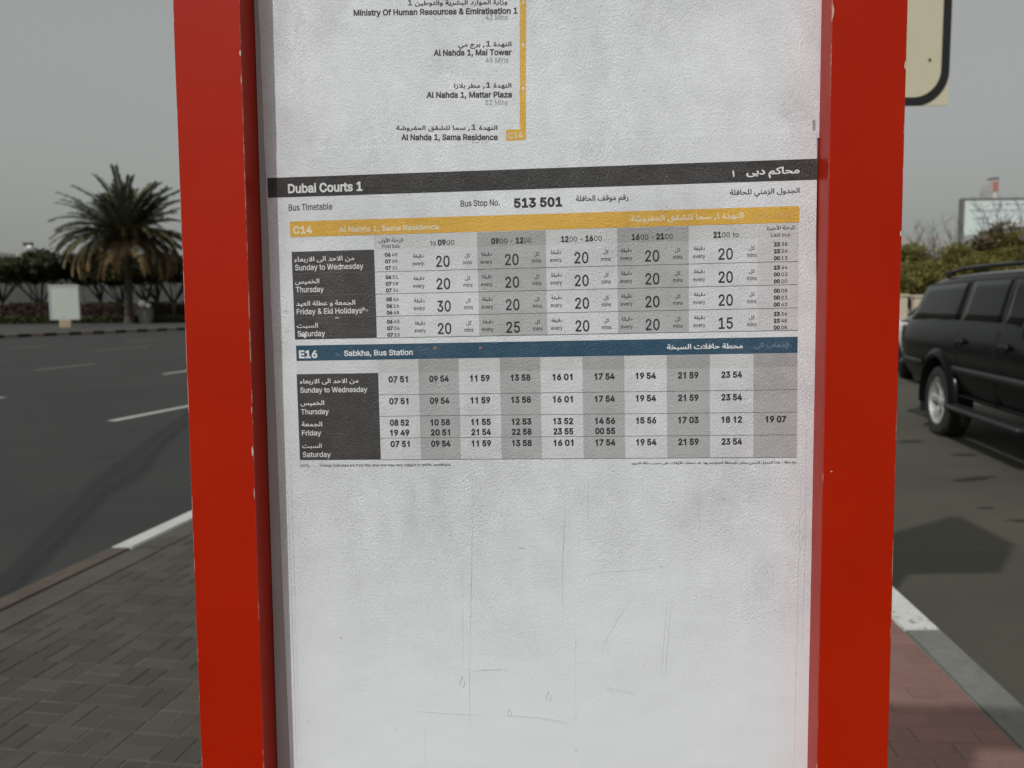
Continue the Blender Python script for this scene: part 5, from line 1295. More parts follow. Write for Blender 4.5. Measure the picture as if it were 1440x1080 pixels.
     23,33,25,62,32,89,43,102,50,114,57,106,64,97,69,86,74,75,77,62,79,49,80,40,80,32,79,23,77,18,99,34,103,49,104,64,103,77,101,89,97,100,92,119,81,137,72,145,69,154,68,161,68,
     163,47,150,46,139,43,118,34,97,23,72,11,57,6,41,2,22,-1],[47,135,41,136,36,139,33,144,32,149,33,155,36,160,41,163,47,164,52,163,57,160,60,155,61,149,60,144,57,139,52,136]],
    65193: [141,[10,13,22,34,39,26,50,24,64,23,77,24,87,26,95,29,100,35,103,41,104,48,102,63,98,73,91,86,80,104,65,126,86,139,100,118,111,100,119,83,124,69,127,57,128,47,127,35,
     122,24,114,13,102,5,86,0,64,-2,43,0,25,5]],
    65194: [158,[64,23,77,24,87,26,95,29,100,35,103,41,104,48,103,55,101,62,92,81,80,102,65,126,86,139,106,106,120,77,130,52,134,40,139,32,144,27,150,24,160,23,166,22,170,19,172,
     16,172,11,171,7,168,3,164,0,158,-1,148,-1,139,2,130,7,122,14,117,24,113,37,125,47,124,35,120,24,113,13,102,5,85,0,64,-2,43,0,25,5,10,13,22,34,39,26,50,24]],
    65196: [158,[64,23,77,24,87,26,95,29,100,35,103,41,104,48,103,55,101,62,92,81,80,102,65,126,86,139,106,106,120,77,130,52,134,40,139,32,144,27,150,24,160,23,166,22,170,19,172,
     16,172,11,171,7,168,3,164,0,158,-1,148,-1,139,2,130,7,122,14,117,24,113,37,125,47,124,35,120,24,113,13,102,5,85,0,64,-2,43,0,25,5,10,13,22,34,39,26,50,24],[66,166,60,167,55,
     170,52,175,51,180,52,186,55,191,60,194,66,195,71,194,76,191,79,186,80,180,79,175,76,170,71,167]],
    65197: [109,[1,-68,-7,-46,19,-35,39,-23,52,-10,61,4,65,18,67,32,65,48,59,65,47,90,68,100,78,82,84,64,88,48,89,34,88,16,83,0,76,-14,67,-27,57,-38,45,-47,34,-54,22,-60]],
    65198: [117,[1,-69,-7,-46,12,-39,29,-30,41,-20,51,-10,59,0,63,11,66,21,67,32,65,46,61,61,47,90,68,100,78,80,86,61,91,45,96,34,102,27,110,24,120,23,126,22,129,19,131,16,132,11,
     131,7,128,3,123,0,117,-1,106,0,96,3,89,8,84,15,80,23,78,31,88,26,86,7,79,-10,69,-25,57,-38,43,-49,28,-58,14,-64]],
    65199: [109,[1,-68,-7,-46,19,-35,39,-23,52,-10,61,4,65,18,67,32,65,48,59,65,47,90,68,100,78,82,84,64,88,48,89,34,88,16,83,0,76,-14,67,-27,57,-38,45,-47,34,-54,22,-60],[52,135,
     47,136,42,139,39,144,38,149,39,155,42,159,47,163,52,164,58,163,63,159,66,155,67,149,66,144,63,139,58,136]],
    65200: [117,[1,-69,-7,-46,12,-39,29,-30,41,-20,51,-10,59,0,63,11,66,21,67,32,65,46,61,61,47,90,68,100,78,80,86,61,91,45,96,34,102,27,110,24,120,23,126,22,129,19,131,16,132,11,
     131,7,128,3,123,0,117,-1,106,0,96,3,89,8,84,15,80,23,78,31,88,26,86,7,79,-10,69,-25,57,-38,43,-49,28,-58,14,-64],[48,135,43,136,38,139,35,144,33,149,35,155,38,159,43,163,48,
     164,54,163,59,159,62,155,63,149,62,144,59,139,54,136]],
    65202: [376,[93,-69,76,-68,61,-64,46,-58,34,-51,23,-41,16,-29,11,-16,9,0,10,15,14,32,21,52,43,44,37,28,34,14,33,2,35,-12,41,-24,51,-33,63,-39,78,-43,94,-44,112,-43,127,-40,140,
     -35,149,-28,156,-20,160,-11,163,-2,164,8,162,32,157,55,150,78,174,84,181,60,184,47,188,38,192,31,196,27,202,24,215,23,225,24,230,27,234,31,238,39,241,49,247,84,269,79,267,66,
     265,51,264,39,266,31,269,27,274,25,281,23,291,23,304,24,313,29,318,37,319,48,319,62,318,79,316,101,337,102,341,63,344,49,348,39,353,31,360,26,368,24,379,23,384,22,388,19,390,
     16,391,11,390,7,387,3,382,0,376,-1,364,0,353,3,344,9,338,16,333,25,330,34,335,32,331,20,325,11,317,5,309,1,299,-1,288,-1,277,-1,267,2,260,6,254,12,250,19,248,29,258,29,253,19,
     247,11,241,6,233,2,224,-1,213,-1,205,-1,198,1,192,4,187,8,183,12,180,17,177,27,189,12,187,-3,183,-17,176,-31,167,-43,155,-54,138,-62,118,-67]],
    65203: [232,[0,-1,3,23,18,24,24,27,28,31,32,38,36,48,44,82,66,75,64,64,61,51,60,39,61,32,66,27,73,24,86,23,100,24,106,27,110,31,113,39,116,49,123,84,145,79,143,66,141,51,140,
     39,142,31,145,27,150,25,157,23,167,23,175,23,182,25,187,28,192,33,194,39,195,48,194,61,190,77,178,111,202,119,209,98,215,74,218,53,217,40,214,29,210,20,204,12,197,6,188,2,178,
     -1,167,-1,154,-1,144,2,136,6,130,12,126,19,124,29,134,29,128,18,122,9,115,4,107,1,96,-1,82,-1,67,1,59,4,52,10,47,19,44,31,53,33,48,20,41,11,33,4,24,1,13,-1]],
    65204: [252,[0,-1,3,23,18,24,24,27,28,31,32,38,36,48,44,82,66,75,62,57,60,39,60,34,62,30,65,27,70,25,77,23,86,23,100,24,106,27,110,31,113,39,116,49,123,84,145,79,143,66,141,51,
     140,39,142,31,145,27,150,25,157,23,167,23,180,24,188,29,193,37,195,48,195,62,194,79,191,101,213,102,217,63,220,49,224,39,229,31,235,26,244,24,255,23,260,22,264,19,266,16,267,
     11,266,7,263,3,258,0,252,-1,242,-1,234,1,227,5,220,9,215,14,211,20,208,27,206,34,211,32,207,20,201,11,193,5,184,1,175,-1,164,-1,152,-1,143,2,135,6,130,12,126,19,124,29,134,29,
     128,18,122,9,115,4,107,1,96,-1,82,-1,67,1,59,4,52,10,47,19,44,31,53,33,48,20,41,11,33,4,24,1,13,-1]],
    65207: [232,[0,-1,3,23,18,24,24,27,28,31,32,38,36,48,44,82,66,75,64,64,61,51,60,39,61,32,66,27,73,24,86,23,100,24,106,27,110,31,113,39,116,49,123,84,145,79,143,66,141,51,140,
     39,142,31,145,27,150,25,157,23,167,23,175,23,182,25,187,28,192,33,194,39,195,48,194,61,190,77,178,111,202,119,209,98,215,74,218,53,217,40,214,29,210,20,204,12,197,6,188,2,178,
     -1,167,-1,154,-1,144,2,136,6,130,12,126,19,124,29,134,29,128,18,122,9,115,4,107,1,96,-1,82,-1,67,1,59,4,52,10,47,19,44,31,53,33,48,20,41,11,33,4,24,1,13,-1],[128,162,122,163,
     117,166,114,171,113,176,114,182,117,186,122,190,128,191,133,190,138,186,141,182,142,176,141,171,138,166,133,163],[108,129,102,130,97,133,94,138,93,143,94,149,97,154,102,157,
     108,158,113,157,118,154,121,149,122,143,121,138,118,133,113,130],[148,129,142,130,137,133,134,138,133,143,134,149,137,154,142,157,148,158,153,157,158,154,161,149,162,143,161,
     138,158,133,153,130]],
    65208: [252,[0,-1,3,23,18,24,24,27,28,31,32,38,36,48,44,82,66,75,62,57,60,39,60,34,62,30,65,27,70,25,77,23,86,23,100,24,106,27,110,31,113,39,116,49,123,84,145,79,143,66,141,51,
     140,39,142,31,145,27,150,25,157,23,167,23,180,24,188,29,193,37,195,48,195,62,194,79,191,101,213,102,217,63,220,49,224,39,229,31,235,26,244,24,255,23,260,22,264,19,266,16,267,
     11,266,7,263,3,258,0,252,-1,242,-1,234,1,227,5,220,9,215,14,211,20,208,27,206,34,211,32,207,20,201,11,193,5,184,1,175,-1,164,-1,152,-1,143,2,135,6,130,12,126,19,124,29,134,29,
     128,18,122,9,115,4,107,1,96,-1,82,-1,67,1,59,4,52,10,47,19,44,31,53,33,48,20,41,11,33,4,24,1,13,-1],[128,162,122,163,117,166,114,171,113,176,114,182,117,186,122,190,128,191,
     133,190,138,186,141,182,142,176,141,171,138,166,133,163],[108,129,102,130,97,133,94,138,93,143,94,149,97,154,102,157,108,158,113,157,118,154,121,149,122,143,121,138,118,133,
     113,130],[148,129,142,130,137,133,134,138,133,143,134,149,137,154,142,157,148,158,153,157,158,154,161,149,162,143,161,138,158,133,153,130]],
    65210: [401,[401,-1,381,0,370,2,358,6,347,11,337,17,362,30,372,26,383,24,404,23,409,22,413,19,415,16,416,11,414,7,411,3,407,0],[93,-69,76,-68,61,-64,46,-58,34,-51,23,-41,16,
     -29,11,-16,9,0,10,15,14,32,21,52,43,44,37,28,34,14,33,2,35,-12,41,-24,51,-33,63,-39,78,-43,94,-44,112,-43,127,-39,140,-34,149,-26,156,-17,160,-7,163,4,164,15,163,29,160,45,
     150,78,174,84,179,66,182,55,184,47,188,40,193,35,200,30,209,26,220,24,234,22,268,20,297,22,320,27,329,30,337,34,343,39,347,45,350,51,351,58,350,65,348,71,344,77,338,82,330,85,
     320,87,305,85,291,79,277,71,265,61,253,49,242,38,226,18,201,19,218,44,240,69,252,80,265,90,279,99,293,105,307,109,321,111,336,109,349,104,360,96,367,86,372,74,374,61,372,48,
     368,36,361,25,350,15,335,7,316,1,292,-3,263,-4,242,-3,225,-1,210,2,198,6,189,11,183,16,179,22,177,27,189,12,186,-2,182,-16,176,-30,167,-43,155,-53,138,-62,118,-67]],
    65219: [201,[0,-1,3,23,65,23,89,23,110,25,127,28,140,32,151,37,159,43,163,51,164,60,164,65,161,71,157,76,151,81,143,84,133,85,119,83,105,78,91,69,78,59,66,48,56,36,40,16,14,17,
     25,33,37,49,51,64,66,79,82,91,99,101,117,107,135,109,150,108,163,103,173,95,181,85,186,73,187,59,185,45,177,31,164,19,143,9,129,5,114,3,78,-1,31,-1],[28,28,22,212,46,212,52,
     49]],
    65220: [210,[210,-1,191,0,179,2,167,6,156,11,147,17,171,30,182,26,193,24,213,23,219,22,222,19,225,16,225,11,224,7,221,3,216,0],[0,-1,3,23,65,23,89,23,110,25,127,28,140,32,151,
     37,159,43,163,51,164,60,164,65,161,71,157,76,151,81,143,84,133,85,119,83,105,78,91,69,78,59,66,48,56,36,40,16,14,17,25,33,37,49,51,64,66,79,82,91,99,101,117,107,135,109,150,
     108,163,103,173,95,181,85,186,73,187,59,185,45,177,31,164,19,143,9,129,5,114,3,78,-1,31,-1],[28,28,22,212,46,212,52,49]],
    65224: [210,[210,-1,191,0,179,2,167,6,156,11,147,17,171,30,182,26,193,24,213,23,219,22,222,19,225,16,225,11,224,7,221,3,216,0],[0,-1,3,23,65,23,89,23,110,25,127,28,140,32,151,
     37,159,43,163,51,164,60,164,65,161,71,157,76,151,81,143,84,133,85,119,83,105,78,91,69,78,59,66,48,56,36,40,16,14,17,25,33,37,49,51,64,66,79,82,91,99,101,117,107,135,109,150,
     108,163,103,173,95,181,85,186,73,187,59,185,45,177,31,164,19,143,9,129,5,114,3,78,-1,31,-1],[28,28,22,212,46,212,52,49],[120,140,115,141,110,144,107,149,106,154,107,160,110,
     165,115,168,120,169,126,168,131,165,134,160,135,154,134,149,131,144,126,141]],
    65227: [149,[0,-1,3,23,32,23,47,24,53,24,41,34,34,41,28,50,24,61,23,74,25,89,31,103,40,114,53,123,67,128,84,130,99,129,114,125,108,103,96,105,84,106,74,105,65,102,58,97,52,91,
     49,83,47,74,48,66,51,59,54,53,59,48,71,40,84,35,95,33,102,35,109,37,118,41,132,47,140,26,100,12,78,6,55,2,29,-1]],
    65228: [154,[0,-1,3,23,20,24,36,26,52,30,65,35,78,42,88,49,96,56,103,64,107,73,108,81,107,85,105,88,102,92,96,95,89,97,79,98,65,96,49,91,37,84,52,71,67,58,83,41,98,33,116,27,
     137,24,157,23,163,22,166,19,169,16,169,11,168,7,165,3,160,0,154,-1,138,-1,121,2,105,6,89,11,76,18,64,27,53,40,39,53,24,66,20,71,17,79,16,86,17,91,22,96,28,102,37,108,47,114,
     58,118,71,121,84,122,99,121,111,117,120,111,126,104,130,96,131,87,130,74,125,61,117,49,106,37,93,26,78,17,60,9,42,3,21,0]],
    65234: [325,[116,-6,123,18,164,19,198,21,224,24,240,28,250,32,259,36,267,42,273,49,278,57,279,66,277,77,272,88,264,96,259,98,254,99,247,97,241,94,235,88,231,81,228,73,227,65,
     228,56,232,49,237,42,244,37,258,29,230,19,219,29,213,36,208,44,204,54,203,66,204,77,207,88,212,98,218,106,226,113,235,119,245,122,255,123,268,121,280,115,290,106,297,94,302,
     81,303,68,302,56,298,45,293,36,286,28,277,20,267,14,255,9,244,5,224,1,194,-3,157,-5],[325,-1,296,0,267,5,242,12,262,27,283,25,307,23,328,23,334,22,337,19,340,16,340,11,339,7,
     336,3,331,0],[116,-6,91,-5,69,-3,51,2,36,8,24,16,16,26,11,39,9,54,10,69,13,85,17,100,39,95,37,84,34,72,33,61,35,47,41,36,52,28,68,22,92,19,123,18,129,3],[252,154,246,155,241,
     158,238,163,237,168,238,174,241,178,246,182,252,183,257,182,262,178,265,174,266,168,265,163,262,158,257,155]],
    65235: [132,[0,-1,3,23,19,23,38,23,55,25,68,28,78,32,85,37,90,44,94,53,95,64,96,77,95,89,93,100,89,110,84,118,77,123,69,124,63,123,57,119,52,113,48,106,46,98,45,90,46,84,48,79,
     51,75,56,72,63,70,72,70,89,71,104,76,105,55,95,50,82,47,69,46,55,47,43,51,34,57,27,64,23,74,22,84,23,95,25,107,30,117,36,127,43,136,51,143,61,147,72,148,86,146,98,138,107,126,
     114,111,118,94,119,76,117,55,112,37,102,23,87,11,79,8,70,5,49,1,25,-1],[66,179,60,180,56,183,52,188,51,194,52,199,56,204,60,207,66,208,72,207,76,204,80,199,81,194,80,188,76,
     183,72,180]],
    65236: [147,[0,-1,3,23,18,23,34,24,49,25,61,28,71,32,80,36,88,42,95,49,99,58,100,67,99,74,97,81,93,88,88,94,82,97,75,99,68,98,62,94,56,89,52,82,49,74,48,66,50,57,53,49,59,42,
     65,36,79,28,51,19,40,29,34,36,29,45,25,55,24,67,25,78,28,89,33,98,40,107,48,114,56,119,66,122,76,123,90,121,101,115,111,106,118,95,123,82,124,69,123,57,120,46,114,36,107,28,
     98,20,88,14,77,9,65,5,50,2,34,0,17,-1],[147,-1,116,0,86,5,63,12,83,27,104,25,129,23,150,23,155,22,159,19,161,16,162,11,160,7,157,3,153,0],[73,154,67,155,63,158,59,163,58,168,
     59,174,63,178,67,182,73,183,79,182,83,178,87,174,88,168,87,163,83,158,79,155]],
    65238: [239,[97,-81,79,-80,63,-77,48,-72,35,-64,24,-54,16,-42,11,-28,9,-10,10,2,15,22,19,34,26,47,47,37,40,21,36,7,34,-6,37,-22,44,-35,55,-45,69,-51,85,-55,103,-56,129,-54,140,
     -51,150,-48,159,-43,167,-39,174,-33,180,-27,184,-20,187,-13,191,7,193,23,192,38,189,51,185,61,179,68,173,73,166,74,161,73,157,71,149,64,144,53,142,40,143,35,145,32,148,29,152,
     26,163,24,180,23,242,23,248,22,251,19,254,16,254,11,253,7,250,3,245,0,239,-1,169,-1,150,1,141,3,134,7,128,12,123,19,120,27,119,36,119,47,122,58,126,68,132,78,140,86,148,93,
     158,97,168,98,181,96,193,90,203,79,210,64,215,44,217,19,214,-3,210,-17,205,-30,197,-43,187,-53,175,-62,162,-69,147,-74,131,-78,114,-80],[189,129,184,130,179,133,176,138,175,
     143,176,149,179,154,184,157,189,158,195,157,200,154,203,149,204,143,203,138,200,133,195,130],[149,129,143,130,138,133,135,138,134,143,135,149,138,154,143,157,149,158,154,157,
     159,154,162,149,163,143,162,138,159,133,154,130]],
    65239: [132,[0,-1,3,23,19,23,38,23,55,25,68,28,78,32,85,37,90,44,94,53,95,64,96,77,95,89,93,100,89,110,84,118,77,123,69,124,63,123,57,119,52,113,48,106,46,98,45,90,46,84,48,79,
     51,75,56,72,63,70,72,70,89,71,104,76,105,55,95,50,82,47,69,46,55,47,43,51,34,57,27,64,23,74,22,84,23,95,25,107,30,117,36,127,43,136,51,143,61,147,72,148,86,146,98,138,107,126,
     114,111,118,94,119,76,117,55,112,37,102,23,87,11,79,8,70,5,49,1,25,-1],[87,179,81,180,76,183,73,188,72,194,73,199,76,204,81,207,87,208,92,207,97,204,100,199,101,194,100,188,
     97,183,92,180],[46,179,40,180,36,183,32,188,31,194,32,199,36,204,40,207,46,208,52,207,56,204,60,199,61,194,60,188,56,183,52,180]],
    65240: [147,[0,-1,3,23,18,23,34,24,49,25,61,28,71,32,80,36,88,42,95,49,99,58,100,67,99,74,97,81,93,88,88,94,82,97,75,99,68,98,62,94,56,89,52,82,49,74,48,66,50,57,53,49,59,42,
     65,36,79,28,51,19,40,29,34,36,29,45,25,55,24,67,25,78,28,89,33,98,40,107,48,114,56,119,66,122,76,123,90,121,101,115,111,106,118,95,123,82,124,69,123,57,120,46,114,36,107,28,
     98,20,88,14,77,9,65,5,50,2,34,0,17,-1],[147,-1,116,0,86,5,63,12,83,27,104,25,129,23,150,23,155,22,159,19,161,16,162,11,160,7,157,3,153,0],[94,154,88,155,83,158,80,163,79,168,
     80,174,83,178,88,182,94,183,99,182,104,178,107,174,108,168,107,163,104,158,99,155],[53,154,48,155,43,158,40,163,39,168,40,174,43,178,48,182,53,183,59,182,64,178,67,174,68,168,
     67,163,64,158,59,155]],
    65243: [122,[0,-1,3,23,31,23,46,23,59,25,67,27,74,30,78,33,80,37,82,44,81,52,77,61,69,73,55,87,39,102,24,115,12,124,9,128,8,130,9,139,11,146,15,152,30,164,52,178,80,192,115,
     210,125,188,86,168,59,155,39,143,23,131,27,143,60,115,73,102,84,90,93,78,99,66,103,54,104,43,102,28,98,21,92,14,82,8,68,3,50,0,27,-1]],
    65245: [206,[9,0,10,15,14,32,21,52,43,44,37,28,34,14,33,2,35,-11,41,-23,50,-32,62,-39,76,-43,93,-44,113,-43,128,-38,141,-30,150,-19,157,-5,161,13,163,35,163,60,157,212,182,212,
     187,53,187,34,185,15,182,-2,177,-18,169,-33,159,-45,147,-55,132,-63,114,-67,92,-69,76,-68,61,-65,47,-59,35,-52,24,-43,16,-31,11,-17]],
    65246: [216,[9,0,10,15,14,32,21,52,43,44,37,28,34,14,33,2,35,-12,41,-24,50,-33,62,-39,75,-43,90,-44,116,-42,135,-34,149,-22,158,-7,163,10,164,29,157,212,182,212,186,61,188,48,
     191,38,196,31,203,26,211,24,219,23,225,22,228,19,230,16,231,11,230,7,227,3,222,0,216,-1,208,-1,201,1,195,4,190,8,183,17,180,27,188,19,186,3,182,-12,175,-27,165,-41,152,-52,
     135,-61,114,-67,88,-69,73,-68,59,-64,45,-58,33,-51,23,-41,15,-29,11,-16]],
    65247: [77,[0,-1,3,23,17,24,26,26,32,31,34,38,35,61,29,212,53,212,59,63,59,49,58,36,55,24,50,15,43,8,32,3,18,0]],
    65248: [89,[0,-1,3,23,17,24,26,26,32,31,34,38,35,61,30,212,54,212,59,61,60,48,64,38,69,31,76,26,83,24,92,23,97,22,101,19,103,16,104,11,103,7,100,3,95,0,89,-1,78,0,68,3,61,7,56,
     13,52,19,49,26,56,26,52,18,46,11,38,5,28,2,15,-1]],
    65250: [167,[23,-116,12,-72,5,-33,3,-7,5,14,10,33,18,50,28,64,40,77,53,88,66,96,78,102,89,106,99,107,106,106,112,104,118,99,123,91,128,80,134,63,140,49,145,38,150,30,156,26,
     162,24,170,23,175,22,179,19,181,16,181,11,180,7,177,3,172,0,167,-1,156,0,147,3,139,8,133,14,140,20,136,12,131,5,125,1,118,-3,112,-5,104,-5,96,-5,87,-2,77,2,68,7,60,14,52,22,
     44,31,38,42,41,41,34,29,30,16,28,4,27,-7,29,-29,34,-56,40,-85,46,-111],[107,19,112,19,115,21,118,24,120,27,120,32,119,38,113,56,107,70,101,78,98,80,95,81,87,79,76,75,65,68,55,
     57,55,60,62,47,71,37,80,29,90,23,99,20]],
    65251: [156,[0,-1,3,23,11,24,17,26,22,31,28,38,39,60,48,77,56,89,65,97,73,103,82,105,90,106,100,105,109,101,117,95,124,87,130,78,134,68,137,58,138,48,136,32,132,20,125,11,116,
     5,106,1,96,0,85,1,72,4,56,10,36,22,47,40,61,33,74,28,84,25,93,24,101,25,107,27,111,30,114,34,116,39,116,45,115,53,112,62,108,70,102,76,95,80,88,82,83,81,78,79,73,75,68,68,55,
     45,48,30,42,19,36,11,29,6,22,2,16,0]],
    65252: [171,[0,-1,3,23,10,24,16,26,21,31,26,38,37,60,44,73,52,84,59,92,66,98,73,102,79,105,91,107,100,106,108,103,116,97,123,88,130,76,137,60,143,46,149,36,155,29,160,25,167,
     23,174,23,180,22,183,19,185,16,186,11,185,7,182,3,177,0,171,-1,160,-1,150,2,141,7,134,15,138,21,134,12,129,6,124,1,117,-3,110,-5,103,-6,93,-5,83,-1,73,4,63,10,54,19,46,28,39,
     17,32,8,24,3,17,0],[57,51,68,36,80,26,92,20,102,18,111,20,118,26,120,35,117,47,112,60,106,72,98,80,94,83,89,84,84,83,80,81,75,77,69,71]],
    65254: [216,[9,0,10,11,12,23,16,37,21,52,43,44,36,21,33,2,35,-13,41,-25,51,-34,63,-40,78,-43,94,-44,112,-43,127,-40,140,-35,149,-28,156,-21,160,-12,163,-2,164,8,162,32,157,55,
     150,78,174,84,179,66,182,55,184,47,188,38,193,31,198,27,205,24,219,23,225,22,228,19,230,16,231,11,230,7,227,3,222,0,216,-1,205,0,196,3,188,8,183,14,179,20,177,27,189,12,187,
     -3,183,-17,177,-31,167,-43,155,-54,139,-62,118,-67,93,-69,76,-68,61,-65,46,-59,34,-52,23,-42,16,-31,11,-17],[98,118,93,119,88,122,85,127,84,132,85,138,88,143,93,146,98,147,
     104,146,109,143,112,138,113,132,112,127,109,122,104,119]],
    65256: [102,[0,-1,3,23,14,23,23,25,29,28,33,34,37,41,40,52,46,84,69,79,67,68,64,55,63,44,64,38,66,33,70,29,77,25,89,23,105,23,110,22,114,19,116,16,116,11,115,7,112,3,108,0,102,
     -1,84,-1,71,2,62,6,55,12,51,20,49,29,57,29,53,20,47,13,42,8,35,4,28,1,20,0],[46,114,40,115,36,119,32,123,31,129,32,134,36,139,40,143,46,144,52,143,56,139,60,134,61,129,60,123,
     56,119,52,115]],
    65259: [170,[114,-2,102,-2,89,1,77,5,65,11,54,18,44,26,35,36,29,46,25,58,23,71,25,83,29,95,36,105,45,113,56,119,68,120,81,119,91,113,100,105,106,94,110,83,111,71,109,54,102,40,
     90,27,76,17,58,9,40,3,20,0,0,-1,3,23,18,23,32,25,43,28,53,31,66,37,75,44,82,52,86,60,88,67,89,74,89,80,87,86,84,91,80,96,75,98,68,99,62,98,57,96,52,91,49,86,46,80,46,74,47,62,
     52,51,59,42,69,35,79,29,91,25,102,22,113,21,122,22,128,24,131,29,132,36,132,41,127,52,122,60,114,70,102,82,87,95,67,111,42,130,56,148,103,111,120,96,133,84,142,73,149,63,153,
     55,155,48,157,35,156,26,152,17,147,9,139,3,128,-1]],
    65260: [150,[91,-64,73,-62,57,-56,44,-45,33,-30,27,-10,24,14,26,37,30,58,36,77,45,93,55,106,66,115,77,121,88,123,97,122,105,118,112,111,117,102,121,91,122,78,121,66,118,53,112,
     41,104,31,91,22,74,15,93,31,112,27,132,24,153,23,159,22,162,19,164,16,165,11,164,7,161,3,156,0,150,-1,133,-1,115,2,97,5,123,6,129,-3,133,-12,135,-21,135,-30,132,-39,128,-47,
     121,-54,113,-60,103,-63],[0,-1,3,23,15,23,27,23,28,1,14,-1],[92,-40,102,-38,107,-35,111,-32,113,-26,114,-19,113,-12,110,-6,105,0,98,4,86,7,71,8,64,8,55,6,46,4,46,25,66,29,75,
     33,83,38,89,44,94,53,97,63,98,75,96,85,93,95,90,98,86,99,81,98,75,93,69,86,62,76,57,65,52,51,49,36,48,19,49,2,53,-12,58,-22,64,-30,71,-35,78,-38]],
    65261: [132,[17,-68,12,-44,29,-41,45,-37,59,-32,70,-25,80,-16,87,-4,92,11,93,29,91,46,89,54,86,61,82,67,78,72,72,75,66,76,60,74,54,70,49,65,45,57,43,49,42,41,43,35,45,30,48,26,
     53,23,60,22,69,21,86,23,101,28,102,7,95,3,86,0,66,-2,55,-2,46,0,38,3,31,7,26,12,22,19,20,26,19,35,20,47,23,58,27,69,33,79,40,87,48,94,58,98,69,100,80,98,90,94,98,87,104,77,
     110,66,113,54,115,41,116,27,113,1,105,-21,91,-39,72,-52,47,-62]],
    65262: [140,[17,-68,12,-44,29,-41,45,-37,59,-32,70,-25,80,-16,87,-4,92,11,93,29,91,47,86,62,77,72,66,76,60,74,55,71,50,65,46,58,44,50,43,41,43,36,45,32,48,29,52,27,64,24,80,23,
     143,23,148,22,152,19,154,16,155,11,154,7,151,3,146,0,140,-1,69,-1,56,-1,44,2,34,7,26,14,21,24,19,36,20,48,23,60,27,71,33,80,41,88,49,95,58,99,69,100,82,98,93,92,103,82,110,68,
     115,49,116,27,113,1,105,-21,91,-39,72,-52,47,-62]],
    65264: [218,[9,0,10,15,14,32,21,52,43,44,37,28,34,14,33,2,35,-10,39,-19,45,-27,54,-34,64,-39,76,-42,89,-44,103,-45,120,-44,135,-42,149,-38,162,-33,172,-27,180,-21,184,-14,186,
     -6,185,-2,183,1,174,7,160,13,141,19,147,44,174,34,195,27,210,24,221,23,226,22,230,19,232,16,233,11,232,7,229,3,224,0,218,-1,215,-1,211,-1,207,-1,208,-6,208,-10,206,-21,201,
     -31,192,-41,179,-50,163,-58,144,-64,122,-68,97,-69,74,-67,53,-61,35,-52,21,-39,12,-21]],
    65266: [218,[9,0,10,15,14,32,21,52,43,44,37,28,34,14,33,2,35,-10,39,-19,45,-27,54,-34,64,-39,76,-42,89,-44,103,-45,120,-44,135,-42,149,-38,162,-33,172,-27,180,-21,184,-14,186,
     -6,185,-2,183,1,174,7,160,13,141,19,147,44,174,34,195,27,210,24,221,23,226,22,230,19,232,16,233,11,232,7,229,3,224,0,218,-1,215,-1,211,-1,207,-1,208,-6,208,-10,206,-21,201,
     -31,192,-41,179,-50,163,-58,144,-64,122,-68,97,-69,74,-67,53,-61,35,-52,21,-39,12,-21],[118,-125,112,-124,107,-120,104,-116,103,-110,104,-105,107,-100,112,-97,118,-95,123,-97,
     128,-100,131,-105,132,-110,131,-116,128,-120,123,-124],[77,-125,72,-124,67,-120,64,-116,63,-110,64,-105,67,-100,72,-97,77,-95,83,-97,88,-100,91,-105,92,-110,91,-116,88,-120,
     83,-124]],
    65267: [89,[0,-1,3,23,30,24,39,27,44,31,47,38,48,48,46,66,40,88,31,111,55,119,63,98,68,74,71,53,70,39,67,28,62,18,54,11,44,5,32,1,17,-1],[55,-57,49,-56,44,-53,41,-48,40,-43,41,
     -37,44,-33,49,-29,55,-28,60,-29,65,-33,68,-37,69,-43,68,-48,65,-53,60,-56],[14,-57,8,-56,4,-53,0,-48,-1,-43,0,-37,4,-33,8,-29,14,-28,20,-29,24,-33,28,-37,29,-43,28,-48,24,-53,
     20,-56]],
    65268: [111,[0,-1,3,23,16,23,26,25,33,28,39,34,43,41,46,52,52,84,75,79,73,68,70,55,69,44,70,35,71,32,74,29,79,26,87,24,114,23,119,22,123,19,125,16,125,11,124,7,121,3,116,0,111,
     -1,94,-1,82,0,72,3,66,6,61,11,58,16,55,29,63,29,58,20,53,13,47,8,41,4,33,1,24,0],[75,-57,69,-56,64,-53,61,-48,60,-43,61,-37,64,-33,69,-29,75,-28,80,-29,85,-33,88,-37,89,-43,
     88,-48,85,-53,80,-56],[34,-57,28,-56,24,-53,20,-48,19,-43,20,-37,24,-33,28,-29,34,-28,40,-29,44,-33,48,-37,49,-43,48,-48,44,-53,40,-56]],
    65271: [172,[116,159,116,175,114,193,111,209,137,212,139,196,140,177,141,161,139,134,136,120,133,107,128,94,122,82,118,76,109,62,98,49,85,36,69,24,107,24,116,25,122,27,127,30,
     129,33,131,42,129,51,122,62,110,75,95,89,57,120,12,153,26,173,74,136,110,107,123,94,134,82,143,71,149,60,152,50,153,40,151,27,148,20,143,13,137,8,128,4,117,1,102,0,34,0,34,24,
     53,38,69,53,83,67,98,88,108,110,114,133],[8,189,4,205,17,207,27,210,26,204,18,208,11,214,6,222,4,231,5,240,8,246,13,252,20,255,27,258,35,258,42,258,49,256,46,241,41,242,35,
     243,29,242,24,240,21,237,20,232,21,227,24,222,28,218,33,215,42,212,30,211,45,215,57,220,62,205,45,199,26,193]],
    65275: [172,[116,159,116,175,114,193,111,209,137,212,139,196,140,177,141,161,139,134,136,120,133,107,128,94,122,82,118,76,109,62,98,49,85,36,69,24,107,24,116,25,122,27,127,30,
